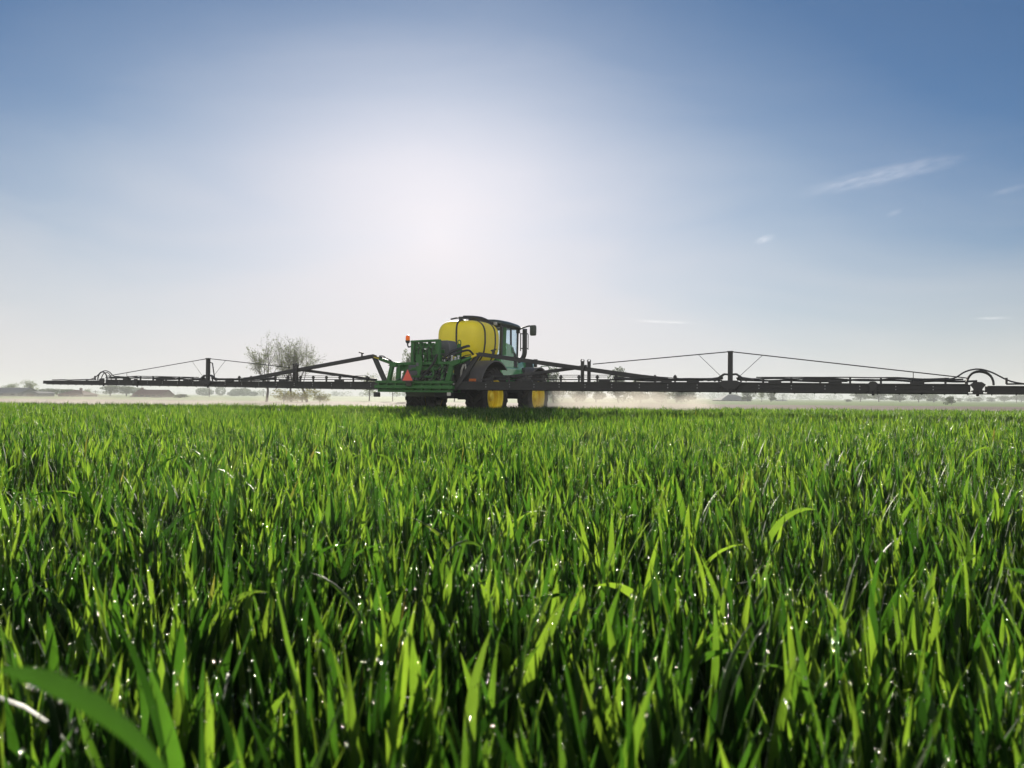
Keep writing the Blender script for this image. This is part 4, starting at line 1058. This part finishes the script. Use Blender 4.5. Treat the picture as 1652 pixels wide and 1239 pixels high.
PG = 'three thin trees standing together behind the left boom'
make_tree('poplar_tree', 'thin tree with a bare trunk, leftmost of three standing behind the left boom', 11, M_fol_poplar, (-33.6, 110, 0), PG, leaf=0.15,
          height=9.2, trunk_h=3.0, spread=1.5, levels=4, nchild=[7, 4, 3, 3], r0=0.19, up=0.6, per=2.6)
make_tree('poplar_tree', 'slender thin-leaved tree between two others behind the left boom', 23, M_fol_poplar, (-30.5, 111, 0), PG, leaf=0.15,
          height=9.1, trunk_h=3.2, spread=1.2, levels=4, nchild=[7, 4, 3, 3], r0=0.17, up=0.65, per=2.6)
make_tree('poplar_tree', 'rounded thin-leaved tree, rightmost of three behind the left boom', 35, M_fol_poplar, (-28.2, 110.5, 0), PG, leaf=0.15,
          height=8.6, trunk_h=2.8, spread=1.5, levels=4, nchild=[7, 4, 3, 3], r0=0.17, up=0.55, lean=0.10, per=2.6)

def crown_cloud(seed, w, h, n, leaf, base=0.15, lumps=9):
    """leaf clumps through a crown's volume, uneven outline, holes between clumps"""
    nr = np.random.default_rng(seed)
    C, cs = [], []
    for k in range(lumps):
        a = nr.uniform(0, 2 * np.pi); rr = nr.uniform(0, 0.72) ** 0.7 * w / 2; z = base * h + (h * (1 - base)) * nr.uniform(0.12, 0.86)
        shrink = 1 - 0.55 * max(0, (z / h - 0.5)) * 2 * 0.8
        cs.append((rr * math.cos(a) * shrink, rr * math.sin(a) * shrink, z, nr.uniform(0.16, 0.30)))
    for (x, y, z, s) in cs:
        m_ = int(n / lumps)
        d = nr.normal(size=(m_, 3)); d /= np.linalg.norm(d, axis=1, keepdims=True)
        rad = nr.uniform(0.35, 1, m_) ** 0.5
        C.append(np.array([x, y, z]) + d * rad[:, None] * np.array([s * w, s * w, s * h * 0.75]))
    C = np.concatenate(C)
    C = C[(C[:, 2] > 0.02 * h)]
    C[:, 2] *= h / np.quantile(C[:, 2], 0.995)
    return leaf_quads(C, leaf, nr), cs
KINDS = {}
def kind(key, seed, w, h, n, leaf, mat, base, lumps, stem):
    (V, q, tone), cs = crown_cloud(seed, w, h, n, leaf, base, lumps)
    me = np_mesh('crown', V, q, smooth=False, attrs={'tone': tone}); me.materials.append(mat)
    b = MB(); r_ = random.Random(seed)
    b.tube([(0, 0, -0.05), (0.05 * w * r_.uniform(-1, 1), 0, stem), (0, 0, h * 0.75)], [h * 0.026, h * 0.02, h * 0.006], 6)
    for (x, y, z, s) in cs: b.tube([(0, 0, min(z * 0.6, stem + 0.2 * h)), (x * 0.5, y * 0.5, z * 0.8), (x, y, z)], [h * 0.010, h * 0.007, h * 0.003], 4)
    tm = bpy.data.meshes.new('trunk'); tm.from_pydata(b.v, [], b.f); tm.materials.append(M_bark)
    KINDS[key] = (me, tm, w, h)
kind('broad', 101, 7, 7, 2600, 0.42, M_fol_mid, 0.18, 13, 1.6)
kind('round', 102, 5, 6, 2200, 0.40, M_fol_mid, 0.10, 11, 1.0)
kind('dark', 103, 6, 6.5, 3000, 0.36, M_fol_dark, 0.08, 14, 1.0)
kind('tall', 104, 3.4, 7.5, 1800, 0.36, M_fol_mid, 0.20, 10, 1.6)
kind('shrub', 105, 3.4, 2.2, 1500, 0.24, M_fol_dark, 0.0, 10, 0.3)
kind('open', 106, 6.5, 6.5, 1500, 0.30, M_fol_poplar, 0.22, 18, 1.5)
kind('yellow', 107, 4.0, 3.0, 1500, 0.22, M_fol_yellow, 0.0, 12, 0.3)
def plant(key, name, label, x, y, w, h, rz, cat='tree', group=None):
    me, tm, w0, h0 = KINDS[key]
    root = empty(name, (x, y, 0), rz)
    tag(root, label, cat, group)
    for nm, data in (('trunk', tm), ('crown', me)):
        o_ = link(nm, data, None, root); o_.scale = (w / w0, w / w0, h / h0)
    return root
def at(px, d):
    """world x at depth d for a bearing measured on the photograph"""
    return (px - 826) / 1295.0 * d
def hgt(py, px, d):
    hy = 640 + (px - 826) * 0.00785
    return CAM_H + (hy - py) / 1295.0 * d

G1 = 'hedgerow trees in the mist behind the left boom'
G2 = 'dark trees in the mist behind the inner right boom'
G3 = 'pale misty trees beneath the outer right boom'
G4 = 'farthest misty trees at the right edge'
G5 = 'trees right behind the sprayer'
TREES = [
    ('open', 18, 250, 36, 618, 'sparse tree rising over the roof of the long grey barn', G1, 'tree'),
    ('open', 48, 252, 34, 613, 'sparse tree with open crown over the right end of the long barn', G1, 'tree'),
    ('broad', 80, 262, 46, 627, 'low broad tree in mist between the round shed and the misty house', G1, 'tree'),
    ('open', 141, 240, 16, 627, 'thin pale tree against the right gable of the misty house', G1, 'tree'),
    ('broad', 112, 280, 40, 628, 'low tree crown showing over the roof of the misty house', G1, 'tree'),
    ('broad', 178, 320, 38, 622, 'broad misty tree just right of the thin far pole', G1, 'tree'),
    ('broad', 204, 325, 44, 623, 'broad misty tree beside the steep roofed farmhouse', G1, 'tree'),
    ('tall', 224, 322, 24, 626, 'narrower misty tree behind the farmhouse annex', G1, 'tree'),
    ('shrub', 297, 205, 34, 636, 'rounded grey shrub in the mist under the left mast', None, 'shrub'),
    ('shrub', 250, 206, 22, 641, 'small low shrub in the mist before the farmhouse', None, 'shrub'),
    ('tall', 660, 132, 22, 566, 'slim tree top peeping up left of the green mast frame', G5, 'tree'),
    ('open', 596, 140, 40, 603, 'open tree crown behind the raised left boom strut', G5, 'tree'),
    ('open', 634, 138, 26, 598, 'open tree behind the left posts of the green carrier', G5, 'tree'),
    ('open', 733, 150, 40, 618, 'tree seen through the gap between the sprayer rear wheels', G5, 'tree'),
    ('dark', 893, 150, 42, 594, 'dark tree right beside the sprayer front wheel', G2, 'tree'),
    ('dark', 930, 160, 44, 617, 'dark tree in the mist just left of the right twin posts', G2, 'tree'),
    ('round', 962, 158, 40, 614, 'dark tree in the mist just right of the right twin posts', G2, 'tree'),
    ('dark', 998, 152, 44, 594, 'dark tree whose dome rises highest above the right boom', G2, 'tree'),
    ('round', 1034, 160, 42, 615, 'dark tree next right of the dome rising over the boom', G2, 'tree'),
    ('dark', 1068, 158, 44, 620, 'dark tree inner one of the pair at the right end of the dark trees', G2, 'tree'),
    ('dark', 1092, 165, 36, 622, 'dark tree at the right end of the dark row near the pale field', G2, 'tree'),
    ('round', 1112, 250, 32, 629, 'pale round tree just beyond the end of the dark row', G3, 'tree'),
    ('round', 1206, 262, 28, 628, 'round misty tree against the right end of the grey barn', G3, 'tree'),
    ('open', 1229, 262, 18, 630, 'thin see-through tree between two round misty trees near the barn', G3, 'tree'),
    ('round', 1244, 260, 20, 631, 'round misty tree farther from the barn past the thin one', G3, 'tree'),
    ('shrub', 1367, 300, 14, 644, 'tiny pale bush left of the misty tree row', None, 'shrub'),
    ('broad', 1388, 330, 30, 634, 'broad pale tree at the left end of the misty tree row', G3, 'tree'),
    ('broad', 1418, 340, 40, 632, 'second pale tree from the left end of the misty tree row', G3, 'tree'),
    ('round', 1452, 350, 40, 631, 'pale tree at the middle of the misty tree row', G3, 'tree'),
    ('broad', 1482, 345, 40, 631, 'second pale tree from the right end of the misty tree row', G3, 'tree'),
    ('round', 1506, 355, 30, 636, 'pale tree tapering down at the right end of the misty tree row', G3, 'tree'),
    ('shrub', 1535, 165, 20, 639.5, 'dark lone bush standing at the far edge of the bare field', None, 'shrub'),
    ('round', 1521, 470, 14, 642, 'faint small tree just left of the dark lone bush', G4, 'tree'),
    ('round', 1549, 470, 14, 642, 'faint small tree just right of the dark lone bush', G4, 'tree'),
    ('tall', 1566, 480, 14, 642.5, 'faint narrow tree second to the right of the dark lone bush', G4, 'tree'),
    ('round', 1577, 475, 18, 641, 'faint round tree standing beside a narrow one in the far mist', G4, 'tree'),
    ('round', 1600, 480, 18, 641, 'faint tree standing apart midway between far clumps under the boom end', G4, 'tree'),
    ('broad', 1620, 470, 24, 639, 'faint broad tree just left of the far right pole', G4, 'tree'),
    ('broad', 1648, 465, 30, 637, 'faint broad tree cut off by the right edge of the picture', G4, 'tree'),
    ('yellow', 458, 107, 40, 628, 'yellow-green shrub at the foot of the left thin tree', 'yellow-green shrubs under the thin trees', 'shrub'),
    ('yellow', 488, 108.5, 46, 626, 'yellow-green shrub under the right thin trees', 'yellow-green shrubs under the thin trees', 'shrub'),
    ('yellow', 516, 109, 36, 630, 'yellow-green shrub nearest the sprayer under the left boom', 'yellow-green shrubs under the thin trees', 'shrub'),
]
for i, (key, px, d, pw, py, lab, grp, cat) in enumerate(TREES):
    plant(key, 'shrub' if cat == 'shrub' else 'misty_tree', lab, at(px, d), d, pw / 1295.0 * d * 1.05, hgt(py, px, d) + 0.0, (i * 2.399) % 6.28, cat, grp)

# far woods that read as one band
def wood(name, label, px0, px1, d, py_top, seed, n):
    nr = np.random.default_rng(seed)
    x0, x1 = at(px0, d), at(px1, d)
    h = hgt(py_top, (px0 + px1) / 2, d)
    C = []
    m_ = max(6, int((x1 - x0) / (h * 0.8)))
    for k in range(m_):
        cx = nr.uniform(x0, x1); edge = min(1, (cx - x0) / (h * 1.5) + 0.45, (x1 - cx) / (h * 1.5) + 0.45)
        hh = h * nr.uniform(0.7, 1.0) * edge; w_ = h * nr.uniform(0.5, 0.9)
        nn = n // m_
        p = nr.normal(size=(nn, 3)); p /= np.linalg.norm(p, axis=1, keepdims=True); p *= nr.uniform(0.4, 1, nn)[:, None] ** 0.4
        C.append(np.stack([cx + p[:, 0] * w_, d + nr.uniform(-20, 20) + p[:, 1] * w_, hh * 0.52 + p[:, 2] * hh * 0.5], 1))
    V, q, tone = leaf_quads(np.concatenate(C), h * 0.13, nr)
    tag(link(name, np_mesh(name, V, q, smooth=False, attrs={'tone': tone}), M_fol_dark), label, 'woodland', kind='stuff')
wood('far_wood', 'blue hazy wood beyond the meadow left of the thin trees', 284, 394, 520, 623, 1, 6000)
wood('far_wood', 'pale blue hazy wood band beyond the thin trees', 396, 760, 700, 630, 2, 9000)
wood('far_wood', 'very faint hazy wood along the horizon at left', -120, 290, 1000, 629, 3, 9000)
wood('far_wood', 'very faint hazy wood along the horizon at right', 1080, 1800, 900, 634, 4, 12000)

# ------------------------------------------------------------------ farm buildings
M_wall = surface('brick_farm_wall', (0.22, 0.15, 0.12), 0.9, (0.12, 0.10, 0.09), 0.5, 0.6)
M_wallg = surface('grey_barn_wall', (0.17, 0.17, 0.165), 0.85, (0.10, 0.10, 0.10), 0.5, 0.5)
M_roofg = surface('grey_barn_roof', (0.13, 0.13, 0.135), 0.7, (0.09, 0.085, 0.08), 0.5, 0.5)
M_rooft = surface('brown_tile_roof', (0.16, 0.085, 0.06), 0.85, (0.09, 0.06, 0.05), 0.5, 0.8)
M_win = surface('dark_window_glass', (0.03, 0.035, 0.04), 0.15)
M_wood = surface('weathered_wood', (0.10, 0.085, 0.07), 0.9)
def building(name, label, px0, px1, d, py_eave, py_ridge, depth, wall, roof, hip=0.0, windows=4, door=True, chimney=None, rz=0.0, cat='building', ridge_along=True):
    x0, x1 = at(px0, d), at(px1, d); L = x1 - x0; xc = (x0 + x1) / 2
    he, hr = hgt(py_eave, (px0 + px1) / 2, d), hgt(py_ridge, (px0 + px1) / 2, d)
    root = empty(name, (xc, d, 0), rz); tag(root, label, cat)
    b = MB(); b.span((-L / 2, -depth / 2, -0.1), (L / 2, depth / 2, he))
    if ridge_along and hip == 0:
        for sx in (-1, 1):
            b.prism([(-depth / 2, he), (depth / 2, he), (0, hr - 0.05)], sx * (L / 2 - 0.02) - 0.1, sx * (L / 2 - 0.02) + 0.1)
    b.build('wall', wall, root)
    o_ = 0.35; b = MB(); t_ = 0.14
    if ridge_along:
        for sy in (-1, 1):
            e = [(-L / 2 - o_, sy * (depth / 2 + o_), he - 0.15), (L / 2 + o_, sy * (depth / 2 + o_), he - 0.15), (L / 2 + o_ - hip, 0, hr), (-L / 2 - o_ + hip, 0, hr)]
            b.add(e + [(x, y, z + t_) for x, y, z in e], [(0, 1, 2, 3), (7, 6, 5, 4), (0, 4, 5, 1), (1, 5, 6, 2), (2, 6, 7, 3), (3, 7, 4, 0)])
        if hip:
            for sx in (-1, 1):
                e = [(sx * (L / 2 + o_), -depth / 2 - o_, he - 0.15), (sx * (L / 2 + o_), depth / 2 + o_, he - 0.15), (sx * (L / 2 + o_ - hip), 0, hr)]
                b.add(e + [(x, y, z + t_) for x, y, z in e], [(0, 1, 2), (5, 4, 3), (0, 3, 4, 1), (1, 4, 5, 2), (2, 5, 3, 0)])
    rf = b.build('roof', roof, root)
    for k in range(windows):
        x = -L / 2 + L * (k + 0.5) / windows
        if door and k == windows // 2: continue
        w_ = MB().span((x - 0.5, -depth / 2 - 0.05, he * 0.42), (x + 0.5, -depth / 2 + 0.02, he * 0.42 + min(1.1, he * 0.4))).build('window', M_win, root)
        MB().span((x - 0.6, -depth / 2 - 0.12, he * 0.42 - 0.1), (x + 0.6, -depth / 2 - 0.003, he * 0.42 - 0.01)).build('sill', M_wallg, w_)
    if door:
        x = -L / 2 + L * (windows // 2 + 0.5) / max(1, windows)
        MB().span((x - 0.7, -depth / 2 - 0.05, 0), (x + 0.7, -depth / 2 + 0.02, min(2.2, he * 0.8))).build('door', M_wood, root)
    if chimney is not None:
        x = -L / 2 + L * chimney
        MB().span((x - 0.3, -0.3, hr - 0.6), (x + 0.3, 0.3, hr + 0.75)).build('chimney', M_wall, rf)
    return root
building('long_barn', 'long grey barn in mist at the left edge of the picture', -60, 49, 230, 634, 626, 11, M_wallg, M_roofg, windows=6)
building('farm_house', 'low hip-roofed misty house between bushes at left', 106, 146, 236, 636.5, 630, 8, M_wall, M_rooft, hip=3.0, windows=4, chimney=0.62)
building('farmhouse', 'steep roofed farmhouse with a chimney in mist under the left boom', 226, 271, 240, 637, 629.5, 8, M_wall, M_rooft, windows=5, chimney=0.08)
building('lean_to_annex', 'small low annex at the left wall of the steep roofed farmhouse', 216, 225.3, 239, 641, 638.3, 5, M_wall, M_rooft, windows=2, door=False)
building('low_outbuilding', 'long low outbuilding in mist right of the far pole', 148, 193, 238, 642.5, 640.5, 6, M_wallg, M_roofg, windows=5)
building('grey_barn', 'hazy grey barn with a long roof under the right boom', 1157, 1203, 300, 645, 637, 14, M_wallg, M_roofg, hip=4.5, windows=5)
building('distant_shed', 'very faint low shed right of the round misty trees', 1254, 1266, 380, 646.5, 645, 6, M_wallg, M_roofg, windows=2, door=False)
# round-roofed shed
d = 224; x0, x1 = at(51, d), at(75, d); w_ = x1 - x0
root = empty('round_shed', ((x0 + x1) / 2, d, 0)); tag(root, 'small round-topped shed just right of the long grey barn', 'shed')
hh = hgt(632, 62, d)
MB().prism([(-w_ / 2, -0.1), (w_ / 2, -0.1)] + [(w_ / 2 * math.cos(a), hh * 0.55 + hh * 0.40 * math.sin(a)) for a in np.linspace(0.0, math.pi, 12)], -4, 4, 'XZ').build('wall', M_wallg, root)
b = MB()
for a0, a1 in zip(np.linspace(0, math.pi, 13)[:-1], np.linspace(0, math.pi, 13)[1:]):
    e = [((w_ / 2 + r_) * math.cos(a), hh * 0.55 + (hh * 0.40 + r_) * math.sin(a)) for a, r_ in ((a0, 0.02), (a1, 0.02), (a1, 0.14), (a0, 0.14))]
    b.prism(e, -4.2, 4.2, 'XZ')
b.build('roof', M_roofg, root)
MB().span((-1.2, -4.06, 0), (1.2, -3.98, hh * 0.55)).build('door', M_wood, root)

# poles
for px, d, py, lab, pw in ((154, 300, 630, 'short thin pole standing alone beside the misty house', 0.22), (338, 260, 624, 'tall thin pole in the mist under the left mast', 0.16),
                           (425, 330, 627, 'thin pole in the mist left of the thin trees', 0.16), (1263, 320, 636, 'thin pole in mist right of the round trees near the barn', 0.18), (1640, 330, 641, 'thin pole in mist by the right edge of the picture', 0.22)):
    hh = hgt(py, px, d)
    root = empty('utility_pole', (at(px, d), d, 0)); tag(root, lab, 'pole', 'thin poles far off in the mist')
    MB().tube([(0, 0, -0.1), (0, 0, hh)], [pw * 0.6, pw * 0.4], 8).build('shaft', M_wood, root)
    MB().bar((-0.7, 0, hh - 0.4), (0.7, 0, hh - 0.4), 0.1, 0.12).build('crossarm', M_wood, root)

# ------------------------------------------------------------------ clouds: small wisps of cirrus, thin volumes high over the far fields
def cloud(label, px, py, wpx, hpx, tilt, dens, seed, D=6000.0):
    k = D / 1295.0
    x, z = (px - 826) * k, (640 + (px - 826) * 0.00785 - py) * k
    bm = bmesh.new(); bmesh.ops.create_icosphere(bm, subdivisions=4, radius=1.0)
    me = bpy.data.meshes.new('cirrus_cloud'); bm.to_mesh(me); bm.free()
    m, t = new_mat('cirrus_vapour')
    o = nd(t, 'ShaderNodeOutputMaterial'); pv = nd(t, 'ShaderNodeVolumePrincipled')
    tc = nd(t, 'ShaderNodeTexCoord')
    ln = nd(t, 'ShaderNodeVectorMath', operation='LENGTH'); t.links.new(tc.outputs['Object'], ln.inputs[0])
    fall = nd(t, 'ShaderNodeMapRange', interpolation_type='SMOOTHSTEP'); fall.inputs[1].default_value = 0.1; fall.inputs[2].default_value = 1.0; fall.inputs[3].default_value = 1.0; fall.inputs[4].default_value = 0.0
    t.links.new(ln.outputs['Value'], fall.inputs[0])
    mp = nd(t, 'ShaderNodeMapping'); mp.inputs['Scale'].default_value = (3.0, 1.0, 1.6); mp.inputs['Location'].default_value = (seed * 3.1, seed * 1.7, 0); mp.inputs['Rotation'].default_value = (0, 0.5, 0)
    t.links.new(tc.outputs['Object'], mp.inputs[0])
    n = nd(t, 'ShaderNodeTexNoise'); n.inputs['Scale'].default_value = 2.0; n.inputs['Detail'].default_value = 6; n.inputs['Roughness'].default_value = 0.65
    t.links.new(mp.outputs[0], n.inputs['Vector'])
    nr_ = nd(t, 'ShaderNodeMapRange'); nr_.inputs[1].default_value = 0.40; nr_.inputs[2].default_value = 0.72; nr_.inputs[3].default_value = 0; nr_.inputs[4].default_value = 1
    t.links.new(n.outputs[0], nr_.inputs[0])
    mu = nd(t, 'ShaderNodeMath', operation='MULTIPLY'); t.links.new(fall.outputs[0], mu.inputs[0]); t.links.new(nr_.outputs[0], mu.inputs[1])
    m2 = nd(t, 'ShaderNodeMath', operation='MULTIPLY'); m2.inputs[1].default_value = dens; t.links.new(mu.outputs[0], m2.inputs[0])
    t.links.new(m2.outputs[0], pv.inputs['Density'])
    pv.inputs['Color'].default_value = (0.98, 0.95, 0.97, 1); pv.inputs['Anisotropy'].default_value = 0.35
    t.links.new(pv.outputs[0], o.inputs['Volume'])
    me.materials.append(m)
    o_ = bpy.data.objects.new('cirrus_cloud', me); col.objects.link(o_)
    o_.location = (x, D, z); o_.scale = (wpx * k / 2, 130, hpx * k / 2); o_.rotation_euler = (0, -R(tilt), 0)
    return tag(o_, label, 'cloud', 'wisps of cirrus cloud')
cloud('longest pink-white cirrus streak slanting up to the right in the blue', 1425, 281, 370, 40, 13, 0.0016, 1)
cloud('small bright oval wisp of cloud below and left of the long streak', 1233, 385, 44, 16, 16, 0.0022, 2)
cloud('tiny faint wisp under the middle of the long cirrus streak', 1443, 342, 26, 12, 10, 0.0016, 3)
cloud('flat thin wisp low in the sky over the right boom end', 1600, 513, 80, 5, 0, 0.0035, 4)
cloud('very long flat wisp low over the right boom between posts', 1070, 519, 150, 5, -2, 0.003, 5)
cloud('faint slanting wisp at the right edge of the sky', 1628, 305, 80, 14, 14, 0.0010, 6)

# ------------------------------------------------------------------ air: haze over the fields, spray mist by the boom
bm = bmesh.new(); bmesh.ops.create_cube(bm, size=1)
me = bpy.data.meshes.new('haze'); bm.to_mesh(me); bm.free()
m, t = new_mat('field_haze')
o = nd(t, 'ShaderNodeOutputMaterial'); pv = nd(t, 'ShaderNodeVolumePrincipled')
pv.inputs['Color'].default_value = (0.93, 0.95, 0.97, 1); pv.inputs['Density'].default_value = 0.0009; pv.inputs['Anisotropy'].default_value = 0.0
t.links.new(pv.outputs[0], o.inputs['Volume'])
hz_ = link('haze', me, m); tag(hz_, kind='stuff')
hz_.scale = (2600, 1500, 14.2); hz_.location = (0, 735, -1.0 + 7.1)

def mist(label, loc, size, rz, dens, seed, colr, sc=(0.25, 0.5, 0.7), aniso=0.4, lo=0.40, hi=0.75, zpow=1.0):
    bm = bmesh.new(); bmesh.ops.create_cube(bm, size=1)
    me = bpy.data.meshes.new('spray_mist'); bm.to_mesh(me); bm.free()
    m, t = new_mat('spray_vapour')
    o = nd(t, 'ShaderNodeOutputMaterial'); pv = nd(t, 'ShaderNodeVolumePrincipled')
    tc = nd(t, 'ShaderNodeTexCoord')
    mp = nd(t, 'ShaderNodeMapping'); mp.inputs['Scale'].default_value = [s * k for s, k in zip(size, sc)]; mp.inputs['Location'].default_value = (seed, seed * 2.3, 0)
    t.links.new(tc.outputs['Object'], mp.inputs[0])
    n = nd(t, 'ShaderNodeTexNoise'); n.inputs['Scale'].default_value = 1.0; n.inputs['Detail'].default_value = 3; n.inputs['Roughness'].default_value = 0.55
    t.links.new(mp.outputs[0], n.inputs['Vector'])
    nr_ = nd(t, 'ShaderNodeMapRange'); nr_.inputs[1].default_value = lo; nr_.inputs[2].default_value = hi
    sx = nd(t, 'ShaderNodeSeparateXYZ'); t.links.new(tc.outputs['Object'], sx.inputs[0])
    zf = nd(t, 'ShaderNodeMapRange', interpolation_type='SMOOTHSTEP'); zf.inputs[1].default_value = -0.5; zf.inputs[2].default_value = 0.5; zf.inputs[3].default_value = 1; zf.inputs[4].default_value = 0
    t.links.new(sx.outputs[2], zf.inputs[0])
    # plumes: the ragged edge climbs where the noise is thick
    ad = nd(t, 'ShaderNodeMath', operation='MULTIPLY_ADD'); ad.inputs[1].default_value = 0.75; ad.inputs[2].default_value = -0.22
    t.links.new(zf.outputs[0], ad.inputs[0])
    a2 = nd(t, 'ShaderNodeMath', operation='ADD'); t.links.new(ad.outputs[0], a2.inputs[0]); t.links.new(n.outputs[0], a2.inputs[1])
    t.links.new(a2.outputs[0], nr_.inputs[0])
    last = nr_.outputs[0]
    for ax in (0, 1):
        ab = nd(t, 'ShaderNodeMath', operation='ABSOLUTE'); t.links.new(sx.outputs[ax], ab.inputs[0])
        ef = nd(t, 'ShaderNodeMapRange', interpolation_type='SMOOTHSTEP'); ef.inputs[1].default_value = 0.30 if ax else 0.40; ef.inputs[2].default_value = 0.5; ef.inputs[3].default_value = 1; ef.inputs[4].default_value = 0
        t.links.new(ab.outputs[0], ef.inputs[0])
        mu = nd(t, 'ShaderNodeMath', operation='MULTIPLY'); t.links.new(last, mu.inputs[0]); t.links.new(ef.outputs[0], mu.inputs[1]); last = mu.outputs[0]
    mu = nd(t, 'ShaderNodeMath', operation='MULTIPLY'); mu.inputs[1].default_value = dens; t.links.new(last, mu.inputs[0])
    t.links.new(mu.outputs[0], pv.inputs['Density'])
    pv.inputs['Color'].default_value = (*colr, 1); pv.inputs['Anisotropy'].default_value = aniso
    t.links.new(pv.outputs[0], o.inputs['Volume'])
    o_ = link('spray_mist', me, m); tag(o_, label, 'mist', kind='stuff')
    o_.location = loc; o_.scale = size; o_.rotation_euler = (0, 0, rz)
    return o_
c26, s26 = math.cos(R(26)), math.sin(R(26))
def mp_(x, y, z): return (-2.79 + x * c26 + y * s26, 26.2 - x * s26 + y * c26, z)
mist('billows of fine spray drifting under the right boom', mp_(4.9, 5.2, 0.88), (6.6, 4.5, 1.8), R(-26), 0.50, 1.0, (0.90, 0.83, 0.74), (0.75, 0.5, 0.9), aniso=0.2, lo=0.43, hi=0.85)
mist('low veil of spray drifting under the left boom', mp_(-18.0, 6.0, 0.62), (36.0, 6.0, 1.25), R(-26), 0.095, 5.0, (0.88, 0.82, 0.74), (0.30, 0.5, 0.8), aniso=0.15)
